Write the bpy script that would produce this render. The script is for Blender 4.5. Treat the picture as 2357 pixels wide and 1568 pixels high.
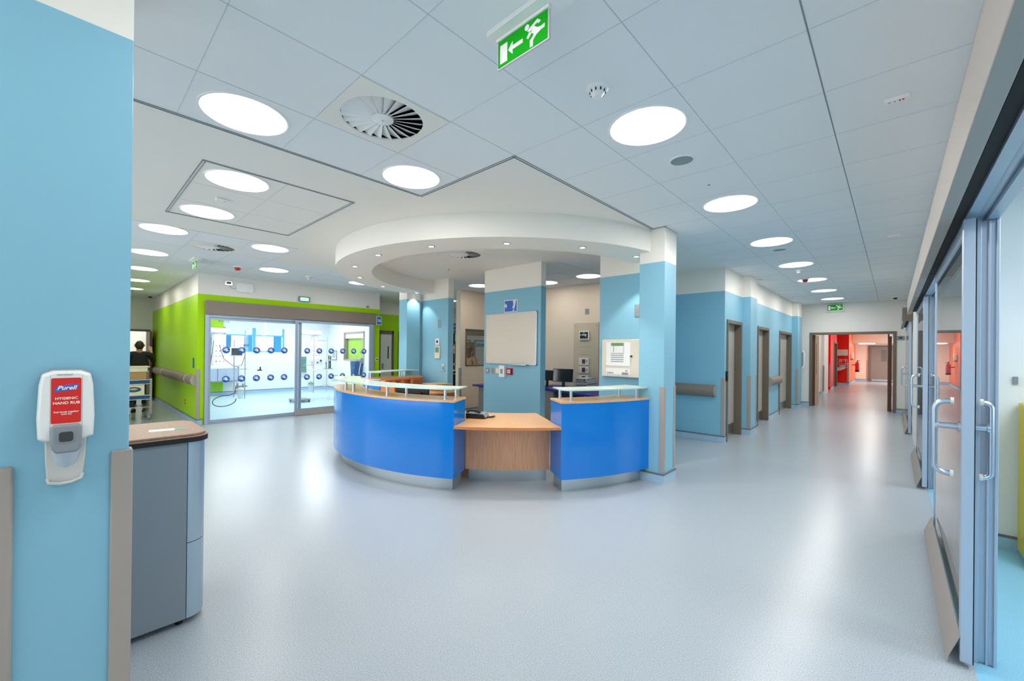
import bpy, bmesh, math, random
from mathutils import Vector, Matrix
from math import radians as RD, sin, cos, pi
random.seed(7)
for o in list(bpy.data.objects): bpy.data.objects.remove(o)
sc = bpy.context.scene
COL = sc.collection

# ---------------------------------------------------------------- camera
F_PX, CY, YAW, PITCH, ROLL, EYE = 947.834, 806.286, .7470, .0020, -.0107, 1.518
HC = 2.976                                   # ceiling height
cd = bpy.data.cameras.new('camera'); cam = bpy.data.objects.new('camera', cd); COL.objects.link(cam)
cd.sensor_width = 36; cd.sensor_fit = 'HORIZONTAL'; cd.lens = F_PX/2357*36
cd.shift_y = (CY-784)/2357; cd.clip_start = .02; cd.clip_end = 100
Rm = Matrix.Rotation(YAW,3,'Z') @ Matrix.Rotation(PITCH,3,'X') @ Matrix.Rotation(-0.0,3,'Y')
Ry = Matrix(((cos(ROLL),0,sin(ROLL)),(0,1,0),(-sin(ROLL),0,cos(ROLL))))
Rm = Rm @ Ry
M4 = Matrix.Identity(4)
for i in range(3):
    M4[i][0] = Rm[i][0]; M4[i][1] = Rm[i][2]; M4[i][2] = -Rm[i][1]
M4.translation = (0,0,EYE)
cam.matrix_world = M4
sc.camera = cam

# ---------------------------------------------------------------- world, exposure
sc.view_settings.view_transform = 'Standard'; sc.view_settings.look = 'None'
sc.view_settings.gamma = 1; sc.view_settings.use_curve_mapping = False
sc.view_settings.exposure = 0.45
w = bpy.data.worlds.new('overcast_sky'); sc.world = w; w.use_nodes = True
bg = w.node_tree.nodes['Background']; bg.inputs[0].default_value = (.95,.975,1,1); bg.inputs[1].default_value = 2.8
sc.cycles.max_bounces = 10; sc.cycles.diffuse_bounces = 5; sc.cycles.transparent_max_bounces = 16
sc.cycles.use_denoising = True; sc.cycles.sample_clamp_indirect = 8
sc.cycles.caustics_reflective = False; sc.cycles.caustics_refractive = False
LAMP = 7.5          # watts of each round ceiling light
BAY = 24.0          # watts of each added panel light in the bays
SPOT = 16           # watts of each small downlight

# ---------------------------------------------------------------- helpers
def s2l(c):
    return tuple(((v/255)/12.92 if v/255 <= .04045 else ((v/255+.055)/1.055)**2.4) for v in c)
def portal(x, y, z, sx, sz, n):
    """marks a window so that daylight through it is sampled well; n: direction into the room"""
    L = bpy.data.lights.new('daylight_opening', 'AREA'); L.shape = 'RECTANGLE'; L.size = sx; L.size_y = sz; L.cycles.is_portal = True
    o = bpy.data.objects.new('daylight_opening', L); COL.objects.link(o)
    o.rotation_euler = Vector(n).to_track_quat('-Z','Y').to_euler(); o.location = (x,y,z)
portal(-.8, -4.15, 1.5, 2.0, 2.5, (0,1,0))  # this and the next: windows added out of view as fill
portal(-6.4, -1.55, 1.5, 6.6, 2.4, (0,1,0))
portal(5.15, 1.85, 1.65, 4.7, 1.3, (-1,0,0)); portal(5.15, 7.5, 1.65, 3, 1.3, (-1,0,0)); portal(5.15, 12.25, 1.65, 3.5, 1.3, (-1,0,0))
portal(-15.9, 4.32, 1.68, 1.8, .5, (1,0,0)); portal(.32, 29.6, 1.3, 2.6, 2.2, (-1,0,0))
def glow_light(parent, z, size, watts, color, size_y=None):
    """the light a flat luminaire gives off, just below its diffuser"""
    L = bpy.data.lights.new('light_output', 'AREA'); L.shape = 'DISK' if size_y is None else 'RECTANGLE'; L.size = size
    if size_y: L.size_y = size_y
    L.energy = watts; L.color = color
    o = bpy.data.objects.new('light_output', L); COL.objects.link(o); o.parent = parent; o.location = (0,0,z); return o
MATS = {}
def mat(name, rgb, rough=.5, metal=0, spec=.5, bump=0, bscale=400, speck=None, emit=0, coat=0, alpha=None, grain=None):
    m = bpy.data.materials.new(name); m.use_nodes = True; nt = m.node_tree; b = nt.nodes['Principled BSDF']
    c = s2l(rgb) + (1,)
    b.inputs['Base Color'].default_value = c; b.inputs['Roughness'].default_value = rough
    b.inputs['Metallic'].default_value = metal; b.inputs['Specular IOR Level'].default_value = spec
    if coat: b.inputs['Coat Weight'].default_value = coat; b.inputs['Coat Roughness'].default_value = .03
    if emit: b.inputs['Emission Color'].default_value = c; b.inputs['Emission Strength'].default_value = emit
    geo = nt.nodes.new('ShaderNodeNewGeometry')
    if bump:
        n = nt.nodes.new('ShaderNodeTexNoise'); n.inputs['Scale'].default_value = bscale; n.inputs['Detail'].default_value = 2
        nt.links.new(geo.outputs['Position'], n.inputs['Vector'])
        bp = nt.nodes.new('ShaderNodeBump'); bp.inputs['Strength'].default_value = bump; bp.inputs['Distance'].default_value = .002
        nt.links.new(n.outputs['Fac'], bp.inputs['Height']); nt.links.new(bp.outputs[0], b.inputs['Normal'])
    if speck:                                # speck = (rgb2, scale, threshold, amount)
        n = nt.nodes.new('ShaderNodeTexNoise'); n.inputs['Scale'].default_value = speck[1]; n.inputs['Detail'].default_value = 3
        nt.links.new(geo.outputs['Position'], n.inputs['Vector'])
        r = nt.nodes.new('ShaderNodeValToRGB'); r.color_ramp.elements[0].position = speck[2]-.12; r.color_ramp.elements[1].position = speck[2]+.12
        r.color_ramp.elements[0].color = c; r.color_ramp.elements[1].color = s2l(speck[0])+(1,)
        nt.links.new(n.outputs['Fac'], r.inputs[0]); nt.links.new(r.outputs[0], b.inputs['Base Color'])
    if grain:                                # wood: grain = (rgb2, stretch axis 'x','y','z')
        mp = nt.nodes.new('ShaderNodeMapping'); sc3 = {'x':(3,60,60),'y':(60,3,60),'z':(60,60,2.5)}[grain[1]]
        mp.inputs['Scale'].default_value = sc3
        nt.links.new(geo.outputs['Position'], mp.inputs['Vector'])
        n = nt.nodes.new('ShaderNodeTexNoise'); n.inputs['Scale'].default_value = 1.6; n.inputs['Detail'].default_value = 6; n.inputs['Roughness'].default_value = .65
        nt.links.new(mp.outputs[0], n.inputs['Vector'])
        r = nt.nodes.new('ShaderNodeValToRGB'); r.color_ramp.elements[0].position = .33; r.color_ramp.elements[1].position = .68
        r.color_ramp.elements[0].color = s2l(grain[0])+(1,); r.color_ramp.elements[1].color = c
        nt.links.new(n.outputs['Fac'], r.inputs[0]); nt.links.new(r.outputs[0], b.inputs['Base Color'])
    MATS[name] = m
    return m
def paint(name, low, high, zsplit=2.58):
    """wall paint in two colours that meet at a straight line"""
    m = mat(name, low, .42, spec=.22, bump=.08, bscale=260); nt = m.node_tree; b = nt.nodes['Principled BSDF']
    g = nt.nodes.new('ShaderNodeNewGeometry'); sx = nt.nodes.new('ShaderNodeSeparateXYZ'); nt.links.new(g.outputs['Position'], sx.inputs[0])
    t = nt.nodes.new('ShaderNodeMath'); t.operation = 'GREATER_THAN'; t.inputs[1].default_value = zsplit; nt.links.new(sx.outputs[2], t.inputs[0])
    mx = nt.nodes.new('ShaderNodeMix'); mx.data_type = 'RGBA'; nt.links.new(t.outputs[0], mx.inputs[0])
    mx.inputs[6].default_value = s2l(low)+(1,); mx.inputs[7].default_value = s2l(high)+(1,)
    nt.links.new(mx.outputs[2], b.inputs['Base Color'])
    return m
def glass(name, tint=(1,1,1), base=.04, extra=0.0, rough=0.0, frost=0):
    """clear pane: transparent with a Schlick mirror reflection"""
    m = bpy.data.materials.new(name); m.use_nodes = True; nt = m.node_tree; nt.nodes.clear()
    out = nt.nodes.new('ShaderNodeOutputMaterial'); tr = nt.nodes.new('ShaderNodeBsdfTransparent'); tr.inputs[0].default_value = tint+(1,)
    gl = nt.nodes.new('ShaderNodeBsdfGlossy'); gl.inputs['Roughness'].default_value = rough
    g = nt.nodes.new('ShaderNodeNewGeometry'); d = nt.nodes.new('ShaderNodeVectorMath'); d.operation = 'DOT_PRODUCT'
    nt.links.new(g.outputs['Incoming'], d.inputs[0]); nt.links.new(g.outputs['Normal'], d.inputs[1])
    def mth(op, a, b=None):
        n = nt.nodes.new('ShaderNodeMath'); n.operation = op
        for i, v in enumerate((a, b)):
            if v is None: continue
            if isinstance(v, (int, float)): n.inputs[i].default_value = v
            else: nt.links.new(v, n.inputs[i])
        return n.outputs[0]
    a = mth('ABSOLUTE', d.outputs['Value']); one = mth('SUBTRACT', 1, a); p5 = mth('POWER', one, 5)
    fr = mth('ADD', mth('MULTIPLY', p5, 1-base-extra), base+extra)
    mx = nt.nodes.new('ShaderNodeMixShader'); nt.links.new(fr, mx.inputs[0]); nt.links.new(tr.outputs[0], mx.inputs[1]); nt.links.new(gl.outputs[0], mx.inputs[2])
    last = mx
    if frost:
        df = nt.nodes.new('ShaderNodeBsdfDiffuse'); df.inputs[0].default_value = (.80,.90,.85,1); m2 = nt.nodes.new('ShaderNodeMixShader'); m2.inputs[0].default_value = frost
        nt.links.new(mx.outputs[0], m2.inputs[1]); nt.links.new(df.outputs[0], m2.inputs[2]); last = m2
    nt.links.new(last.outputs[0], out.inputs[0]); MATS[name] = m
    return m
def lamp_mat(name, rgb, strength):
    m = bpy.data.materials.new(name); m.use_nodes = True; nt = m.node_tree; nt.nodes.clear()
    out = nt.nodes.new('ShaderNodeOutputMaterial'); e = nt.nodes.new('ShaderNodeEmission')
    e.inputs[0].default_value = rgb+(1,); e.inputs[1].default_value = strength; nt.links.new(e.outputs[0], out.inputs[0]); MATS[name] = m
    return m

class MB:
    """collects shapes for ONE mesh"""
    def __init__(s): s.v = []; s.f = []; s.m = []
    def add(s, vs, fs, m=0):
        k = len(s.v); s.v += [tuple(v) for v in vs]; s.f += [tuple(i+k for i in f) for f in fs]; s.m += [m]*len(fs); return s
    def box(s, x0, x1, y0, y1, z0, z1, m=0):
        x0,x1=min(x0,x1),max(x0,x1); y0,y1=min(y0,y1),max(y0,y1); z0,z1=min(z0,z1),max(z0,z1)
        v = [(x,y,z) for z in (z0,z1) for y in (y0,y1) for x in (x0,x1)]
        return s.add(v, [(0,2,3,1),(4,5,7,6),(0,1,5,4),(2,6,7,3),(0,4,6,2),(1,3,7,5)], m)
    def prism(s, poly, z0, z1, m=0, axis='z'):
        """poly: 2D outline; axis z: (x,y), axis x: (y,z), axis y: (x,z)"""
        a = sum(poly[i][0]*poly[(i+1)%len(poly)][1]-poly[(i+1)%len(poly)][0]*poly[i][1] for i in range(len(poly)))
        if a < 0: poly = poly[::-1]
        n = len(poly)
        def P(p, t): return {'z':(p[0],p[1],t),'x':(t,p[0],p[1]),'y':(p[0],t,p[1])}[axis]
        v = [P(p,z0) for p in poly]+[P(p,z1) for p in poly]
        fs = [tuple(range(n))[::-1], tuple(range(n,2*n))]+[(i,(i+1)%n,(i+1)%n+n,i+n) for i in range(n)]
        if axis == 'y': fs = [f[::-1] for f in fs]
        return s.add(v, fs, m)
    def tube(s, path, r, n=10, m=0, caps=True):
        P = [Vector(p) for p in path]; k0 = len(s.v); vs = []; up = None
        for i, p in enumerate(P):
            t = (P[min(i+1,len(P)-1)]-P[max(i-1,0)]).normalized()
            if up is None: up = Vector((0,0,1)) if abs(t.z) < .9 else Vector((1,0,0))
            a = t.cross(up); 
            if a.length < 1e-5: a = t.cross(Vector((0,1,.1)))
            a.normalize(); b = a.cross(t).normalized(); up = b
            rr = r[i] if isinstance(r,(list,tuple)) else r
            vs += [p+a*rr*cos(2*pi*j/n)+b*rr*sin(2*pi*j/n) for j in range(n)]
        fs = []
        for i in range(len(P)-1):
            for j in range(n):
                fs.append((i*n+j, i*n+(j+1)%n, (i+1)*n+(j+1)%n, (i+1)*n+j))
        if caps: fs += [tuple(range(n))[::-1], tuple(range((len(P)-1)*n, len(P)*n))]
        return s.add(vs, fs, m)
    def lathe(s, prof, c=(0,0,0), n=32, m=0, axis='z', caps=True):
        """prof: (radius, height) pairs turned round an axis through c"""
        vs = []
        for (r,h) in prof:
            for j in range(n):
                a = 2*pi*j/n; p = (r*cos(a), r*sin(a), h)
                if axis == 'x': p = (h, p[0], p[1])
                if axis == 'y': p = (p[1], h, p[0])
                vs.append((c[0]+p[0], c[1]+p[1], c[2]+p[2]))
        fs = [(i*n+j, i*n+(j+1)%n, (i+1)*n+(j+1)%n, (i+1)*n+j) for i in range(len(prof)-1) for j in range(n)]
        if prof[0] == prof[-1]: caps = False
        if caps and prof[0][0] > 1e-6: fs.append(tuple(range(n))[::-1])
        if caps and prof[-1][0] > 1e-6: fs.append(tuple(range((len(prof)-1)*n, len(prof)*n)))
        return s.add(vs, fs, m)
    def ring(s, c, r0, r1, a0, a1, z0, z1, n=48, m=0, caps=True):
        """part of a curved wall: radii r0..r1, angles a0..a1 in degrees"""
        vs = []
        for i in range(n+1):
            a = RD(a0+(a1-a0)*i/n)
            for (r,z) in ((r0,z0),(r1,z0),(r1,z1),(r0,z1)): vs.append((c[0]+r*cos(a), c[1]+r*sin(a), z))
        fs = []
        for i in range(n):
            for j in range(4): fs.append((i*4+j, i*4+(j+1)%4, (i+1)*4+(j+1)%4, (i+1)*4+j)[::-1])
        fs += [(0,1,2,3), (n*4+3,n*4+2,n*4+1,n*4)]
        return s.add(vs, fs, m)
    def ball(s, c, r, n=16, k=10, m=0):
        r = r if isinstance(r,(tuple,list)) else (r,r,r); vs = [(c[0],c[1],c[2]-r[2])]
        for i in range(1,k):
            t = -pi/2+pi*i/k
            for j in range(n): vs.append((c[0]+r[0]*cos(t)*cos(2*pi*j/n), c[1]+r[1]*cos(t)*sin(2*pi*j/n), c[2]+r[2]*sin(t)))
        vs.append((c[0],c[1],c[2]+r[2])); fs = [(0,1+(j+1)%n,1+j) for j in range(n)]
        for i in range(k-2):
            for j in range(n): fs.append((1+i*n+j,1+i*n+(j+1)%n,1+(i+1)*n+(j+1)%n,1+(i+1)*n+j))
        L = len(vs)-1; fs += [(1+(k-2)*n+j,1+(k-2)*n+(j+1)%n,L) for j in range(n)]
        return s.add(vs, fs, m)
    def xf(s, M, k=0):
        s.v = s.v[:k]+[tuple(M @ Vector(v)) for v in s.v[k:]]; return s

def origin_of(o):
    p = Vector((0,0,0))
    while o is not None: p += Vector(o.location); o = o.parent
    return p
def put(name, mb, mats, parent=None, kind=None, bevel=0, label=None, smooth=True, local=False, uv=None):
    me = bpy.data.meshes.new(name)
    vs = mb.v
    if parent is not None and not local:
        off = origin_of(parent); vs = [(v[0]-off.x, v[1]-off.y, v[2]-off.z) for v in vs]
    me.from_pydata(vs, [], mb.f)
    for m in (mats if isinstance(mats,(list,tuple)) else [mats]): me.materials.append(MATS[m] if isinstance(m,str) else m)
    me.polygons.foreach_set('material_index', mb.m)
    if smooth:
        me.polygons.foreach_set('use_smooth', [True]*len(me.polygons)); me.set_sharp_from_angle(angle=RD(32))
    me.update()
    o = bpy.data.objects.new(name, me); COL.objects.link(o)
    if parent is not None: o.parent = parent
    if kind: o['kind'] = kind
    if label: o['label'] = label
    if bevel:
        b = o.modifiers.new('bevel','BEVEL'); b.width = bevel; b.segments = 2; b.limit_method = 'ANGLE'; b.angle_limit = RD(40)
    return o
def thing(name, label, cat, loc=(0,0,0), group=None, kind=None, rz=0):
    o = bpy.data.objects.new(name, None); COL.objects.link(o); o.location = loc; o.rotation_euler = (0,0,rz); o.empty_display_size = .1
    if kind: o['kind'] = kind
    if label: o['label'] = label
    if cat: o['category'] = cat
    if group: o['group'] = group
    return o
def tag(o, label, cat, group=None):
    o['label'] = label; o['category'] = cat
    if group: o['group'] = group
    return o
def dup(root, loc, label=None, group=None, rz=None):
    r = root.copy(); COL.objects.link(r); r.location = loc
    if rz is not None: r.rotation_euler = (0,0,rz)
    if label: r['label'] = label
    if group: r['group'] = group
    def kids(a, b):
        for ch in list(a.children):
            c = ch.copy(); COL.objects.link(c); c.parent = b; kids(ch, c)
    kids(root, r)
    return r
def struct(name, mb, mats, bevel=0, smooth=False): return put(name, mb, mats, kind='structure', bevel=bevel, smooth=smooth)
def holes(a0, a1, z0, z1, ops):
    """rectangles left of a wall a0..a1 x z0..z1 after the openings (b0,b1,c0,c1)"""
    xs = sorted({a0,a1,*[v for o in ops for v in o[:2] if a0 < v < a1]}); out = []
    for x, y in zip(xs, xs[1:]):
        mid = (x+y)/2; cuts = sorted([(max(o[2],z0),min(o[3],z1)) for o in ops if o[0] < mid < o[1]]); z = z0
        for c0, c1 in cuts:
            if c0 > z: out.append((x,y,z,c0))
            z = max(z,c1)
        if z < z1: out.append((x,y,z,z1))
    return out
def wall_x(name, x0, x1, y0, y1, m, ops=(), z1=HC):   # runs along y
    mb = MB()
    for a,b,c,d in holes(y0,y1,0,z1,list(ops)): mb.box(x0,x1,a,b,c,d)
    return struct(name, mb, m)
def wall_y(name, x0, x1, y0, y1, m, ops=(), z1=HC):   # runs along x
    mb = MB()
    for a,b,c,d in holes(x0,x1,0,z1,list(ops)): mb.box(a,b,y0,y1,c,d)
    return struct(name, mb, m)
def rbox(x0,x1,y0,y1,r,n=6):
    pts = []
    for cx,cy,a0 in ((x1-r,y1-r,0),(x0+r,y1-r,90),(x0+r,y0+r,180),(x1-r,y0+r,270)):
        for i in range(n+1):
            a = RD(a0+90*i/n); pts.append((cx+r*cos(a), cy+r*sin(a)))
    return pts
def disc(c, r, n=32): return [(c[0]+r*cos(2*pi*i/n), c[1]+r*sin(2*pi*i/n)) for i in range(n)]
def text(name, body, size, origin, right, up, m, parent, depth=.0006, align='CENTER', bold=0, shear=0, wide=1):
    """lettering as a thin mesh lying on a surface"""
    cu = bpy.data.curves.new(name, 'FONT'); cu.body = body; cu.size = size; cu.align_x = align; cu.align_y = 'CENTER'
    cu.extrude = depth; cu.offset = bold; cu.shear = shear; cu.resolution_u = 3
    t = bpy.data.objects.new(name, cu); COL.objects.link(t); dg = bpy.context.evaluated_depsgraph_get(); dg.update()
    me = bpy.data.meshes.new_from_object(t.evaluated_get(dg)); bpy.data.objects.remove(t); bpy.data.curves.remove(cu)
    R = Vector(right).normalized(); U = Vector(up).normalized(); N = R.cross(U)
    off = origin_of(parent) if parent else Vector((0,0,0)); O = Vector(origin)-off
    for v in me.vertices: v.co = O + R*v.co.x*wide + U*v.co.y + N*(v.co.z)
    me.materials.clear(); me.materials.append(MATS[m]); o = bpy.data.objects.new(name, me); COL.objects.link(o)
    if parent: o.parent = parent
    return o
def baked(o):
    """apply modifiers"""
    dg = bpy.context.evaluated_depsgraph_get(); dg.update(); me = bpy.data.meshes.new_from_object(o.evaluated_get(dg))
    o.modifiers.clear(); o.data = me; return o

# ---------------------------------------------------------------- materials
paint('paint_blue', (138,191,213), (240,236,228))
paint('paint_green', (168,220,0), (240,236,228))
mat('paint_white', (236,232,226), .5, spec=.3, bump=.08, bscale=260)
mat('paint_cream', (240,222,200), .5, spec=.3)
mat('paint_cool_white', (232,236,239), .5, spec=.3)
mat('paint_red', (244,26,8), .45, spec=.25)
mat('paint_orange', (244,112,60), .4)
mat('plaster', (238,234,226), .6, spec=.2)
mat('ceiling_tile', (238,240,240), .75, spec=.1, speck=((228,231,232),900,.55))
mat('floor_vinyl', (152,161,169), .27, spec=.42, speck=((186,193,199),210,.54))
mat('floor_vinyl_pale', (178,208,222), .28, spec=.5, speck=((196,220,232),170,.55))
mat('floor_vinyl_blue', (128,190,222), .28, spec=.5, speck=((150,206,234),170,.55))
mat('cove_vinyl', (160,192,216), .35, speck=((184,208,226),200,.55))
mat('cap_grey', (112,112,116), .45)
mat('taupe', (138,124,112), .5, bump=.15, bscale=900)
mat('taupe_light', (168,158,150), .55, bump=.2, bscale=900)
mat('frame_taupe', (112,102,88), .45)
mat('aluminium', (196,204,214), .28, metal=.85)
mat('aluminium_matte', (182,196,212), .4, metal=.5)
mat('steel', (200,204,208), .22, metal=1)
mat('brushed_steel', (186,196,202), .3, metal=.9, bump=.1, bscale=80)
mat('black', (18,18,20), .35)
mat('black_matte', (26,24,24), .7)
mat('rubber_white', (232,232,226), .6)
mat('white_plastic', (240,240,238), .3)
mat('cream_plastic', (226,216,200), .4)
mat('beige_metal', (214,200,172), .45)
mat('grey_plastic', (140,146,152), .4)
mat('grey_door', (176,170,162), .45)
mat('blue_laminate', (0,120,212), .14, spec=.45, coat=.15)
mat('blue_worktop', (32,72,176), .35)
mat('beech', (232,184,132), .3, grain=((212,158,108),'y'), coat=.2)
mat('beech_panel', (232,178,142), .4, grain=((206,150,114),'z'))
mat('beech_edge', (208,136,84), .4, grain=((188,116,66),'x'))
mat('dark_wood', (110,62,34), .4, grain=((84,44,24),'z'))
mat('door_veneer', (206,180,148), .45, grain=((190,160,128),'z'))
mat('bin_grey', (136,144,152), .5, bump=.2, bscale=1500)
mat('bin_silver', (166,186,200), .35, metal=.5)
mat('bin_top', (158,126,104), .45, speck=((146,114,92),60,.5))
mat('sign_green', (0,164,12), .4, spec=.2, emit=.06)
mat('sign_white', (236,234,228), .4, emit=.08)
mat('sign_blue', (50,104,196), .35)
mat('sticker_blue', (10,98,190), .4)
mat('red_plastic', (190,16,20), .3)
mat('red_label', (222,30,22), .35)
mat('navy', (24,40,150), .35)
mat('dark_glass', (40,44,52), .1, spec=.8)
mat('screen', (30,32,34), .12, spec=.8)
mat('lcd_green', (62,140,50), .3, emit=.15)
mat('board_white', (222,216,204), .18, spec=.5)
mat('yellow', (206,188,0), .4)
mat('brown_box', (182,140,94), .7)
mat('cream_box', (236,228,196), .6)
mat('shelf_blue', (40,84,132), .5)
mat('shirt_black', (24,24,26), .8)
mat('shirt_tan', (176,140,104), .8)
mat('trousers', (22,22,30), .8)
mat('skin', (214,160,130), .5)
mat('hair_dark', (36,24,20), .6)
mat('hair_brown', (84,54,40), .6)
mat('curtain_blue', (96,184,232), .7)
mat('teal_glass', (90,180,220), .25)
mat('pink', (220,60,110), .6)
mat('green_plastic', (90,160,140), .5)
mat('paper', (240,240,236), .6)
glass('glass_clear', (.985,.995,.99))
glass('glass_bay', (.97,.99,.985))
glass('glass_shelf', (.88,.96,.92), base=.12, extra=.10, frost=.42)
mat('glass_edge', (178,214,198), .15, spec=.8)
mat('dispenser_clear', (206,204,200), .25)
lamp_mat('lamp_glow', (1,.965,.915), 2.5)
lamp_mat('panel_glow', (.86,.94,1), 4.0)
lamp_mat('far_glow', (1,.95,.88), 7)
lamp_mat('spot_glow', (1,.93,.84), 8)
lamp_mat('indicator_glow', (.45,.85,.65), 1.0)
lamp_mat('sky_glow', (.86,.93,1), 4.0)
# ================================================================ FLOORS
struct('floor', MB().box(-18.5,.30,-4.2,33,-.06,0), 'floor_vinyl')
struct('floor.001', MB().box(.30,5.2,-4.2,33,-.06,0), 'floor_vinyl_blue')
struct('floor.002', MB().box(-15.95,-10.06,1.8,6.85,0,.004), 'floor_vinyl_pale')

# ================================================================ CEILING
DIFF = [(-2.387,1.347),(-7.26,1.44),(-4.81,4.10)]      # swirl diffusers
def rect_holes(r, hs):
    xs = sorted({r[0],r[1],*[h+d for h,_ in hs for d in (-.3,.3) if r[0] < h+d < r[1]]})
    ys = sorted({r[2],r[3],*[k+d for _,k in hs for d in (-.3,.3) if r[2] < k+d < r[3]]})
    for a,b in zip(xs,xs[1:]):
        for c,d in zip(ys,ys[1:]):
            mx,my = (a+b)/2,(c+d)/2
            if not any(abs(mx-h) < .299 and abs(my-k) < .299 for h,k in hs): yield a,b,c,d
cm = MB()
TILE = [(-2.08,.40,-4.2,14.9),(-3.29,-2.08,-4.2,2.25),(-16.4,-6.40,-4.2,2.28),(-11.3,-7.62,2.28,11.2),(-7.62,-3.0,5.33,7.7)]
PLAIN = [(-6.40,-3.29,-4.2,2.25),(-6.40,-3.29,2.25,2.28),(-7.62,-3.29,2.28,5.33),(-3.29,-2.08,2.25,5.33),(-3.0,-2.08,5.33,7.7)]
G = 0
for r in TILE:
    for a,b,c,d in rect_holes(r, DIFF): cm.box(a,b,c,d,HC,HC+.05,0)
for r in PLAIN:
    for a,b,c,d in rect_holes(r, DIFF): cm.box(a,b,c,d,HC,HC+.05,1)
struct('ceiling', cm, ['ceiling_tile','plaster'])
# joints between the tiles: thin shadow lines let into the ceiling
mat('joint', (200,204,208), .8, spec=.1); mat('joint_dark', (140,146,150), .8, spec=.1)
def jx(mb, x, y0, y1, w=.0022, m=0): mb.box(x-w,x+w,y0,y1,HC-.0012,HC+.001,m)
def jy(mb, y, x0, x1, w=.0022, m=0): mb.box(x0,x1,y-w,y+w,HC-.0012,HC+.001,m)
jm = MB()
for x in (-1.49,-.89): jx(jm,x,-4.1,14.8)
jx(jm,-.292,-4.1,14.8,.003,1)
for x in (-2.70,-2.08): jx(jm,x,-4.1,2.25)
k = 0
while .45+.6*k-4.2 < 14.8:
    y = .45-4.2+.6*k; jy(jm,y,-2.08 if y > 2.2 else -3.28,.26,.0013); k += 1
for y in (.42,1.12,1.70): jy(jm,y,-16.2,-6.41,.002)
for x in (-7.54,-8.74,-9.34): jx(jm,x,-4,2.28,.0018)
jy(jm,2.28,-11,-6.41,.002); jx(jm,-6.40,-4,2.28,.0025,1)
for y in (3.4,4.6): jy(jm,y,-9.98,-7.64,.0018)
for x in (-8.2,-8.8,-9.4): jx(jm,x,2.3,5.6,.0018)
for x in (-4.0,-4.6,-5.2,-5.8): jx(jm,x,5.4,7.55,.0018)
for y in (6.2,6.8): jy(jm,y,-7.5,-3.2,.0018)
struct('trim_1', jm, ['joint','joint_dark'])
# double shadow-gap border between the tiled and the smooth ceiling
tm = MB()
def border(a, b, c, d):
    for o,w in ((0,.003),(.022,.0045)):
        if abs(a-c) < 1e-6: tm.box(a-o-w,a-o+w,b,d,HC-.004,HC+.001,0)
        else: tm.box(a,c,b+o-w,b+o+w,HC-.004,HC+.001,0)
border(-3.28,-4,-3.28,2.25); border(-3.30,2.25,-2.08,2.25); border(-2.08,2.25,-2.08,4.69)
for a,b,c,d in ((-1.95,4.67,-1.95,5.03),(-2.08,4.67,-1.93,4.67)):
    tm.box(min(a,c)-.006,max(a,c)+.006,min(b,d)-.006,max(b,d)+.006,HC-.004,HC+.001,0)
struct('trim_2', tm, 'joint_dark')
# access panel let into the smooth ceiling
hm = MB(); X0,X1,Y0,Y1 = -5.735,-3.928,.70,1.925
for o,w in ((0,.003),(.020,.002)):
    hm.box(X0+o-w,X0+o+w,Y0,Y1,HC-.004,HC+.001,0); hm.box(X1-o-w,X1-o+w,Y0,Y1,HC-.004,HC+.001,0)
    hm.box(X0,X1,Y0+o-w,Y0+o+w,HC-.004,HC+.001,0); hm.box(X0,X1,Y1-o-w,Y1-o+w,HC-.004,HC+.001,0)
hm.box(X0,X1,1.312,1.316,HC-.0012,HC+.001,1)
for x in (-4.53,-5.13): hm.box(x-.001,x+.001,Y0,Y1,HC-.0012,HC+.001,1)
struct('trim_3', hm, ['joint_dark','joint'])

# ================================================================ CURVED BULKHEAD over the desk
OC = (-4.84,5.16); BZ = 2.715
bm_ = MB().ring(OC,2.25,2.76,-184,4,BZ,HC+.01,n=96)
o = struct('ceiling.001', bm_, 'plaster', smooth=True)

# ================================================================ WALLS
struct('wall_near_left', MB().box(-2.45,-1.94,-4.1,.148,0,HC), 'paint_blue', bevel=.004)
wall_y('wall_behind', -2.45,5.2,-4.2,-4.1,'paint_blue', ops=[(-1.8,.2,.25,2.75)])  # opening added behind the viewpoint to let fill daylight in
wall_y('wall_south', -16.4,-2.45,-1.6,-1.5,'paint_white', ops=[(-9.7,-3.1,.3,2.7)])  # long opening added out of view to brighten the lobby
# right wall with the three sliding-door bays
wall_x('wall_right', .27,.37,-4.1,31.4,'paint_white', ops=[(.9,4.98,0,2.42),(5.10,8.60,0,2.42),(10.85,14.4,0,2.42),(28.3,30.9,.2,2.4)])
wall_y('wall_far', -2.2,.27,14.85,15.0,'paint_white', ops=[(-1.75,0,0,2.09)])
wall_x('wall_corridor', -2.25,-2.1,7.72,14.85,'paint_blue', ops=[(7.73,8.55,0,2.05),(9.90,10.85,0,2.05),(12.15,13.70,0,2.05)])
struct('wall_corridor.001', MB().box(-2.12,-1.955,8.66,9.14,0,HC).box(-2.12,-1.955,13.85,14.5,0,HC), 'paint_blue', bevel=.003)
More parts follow.
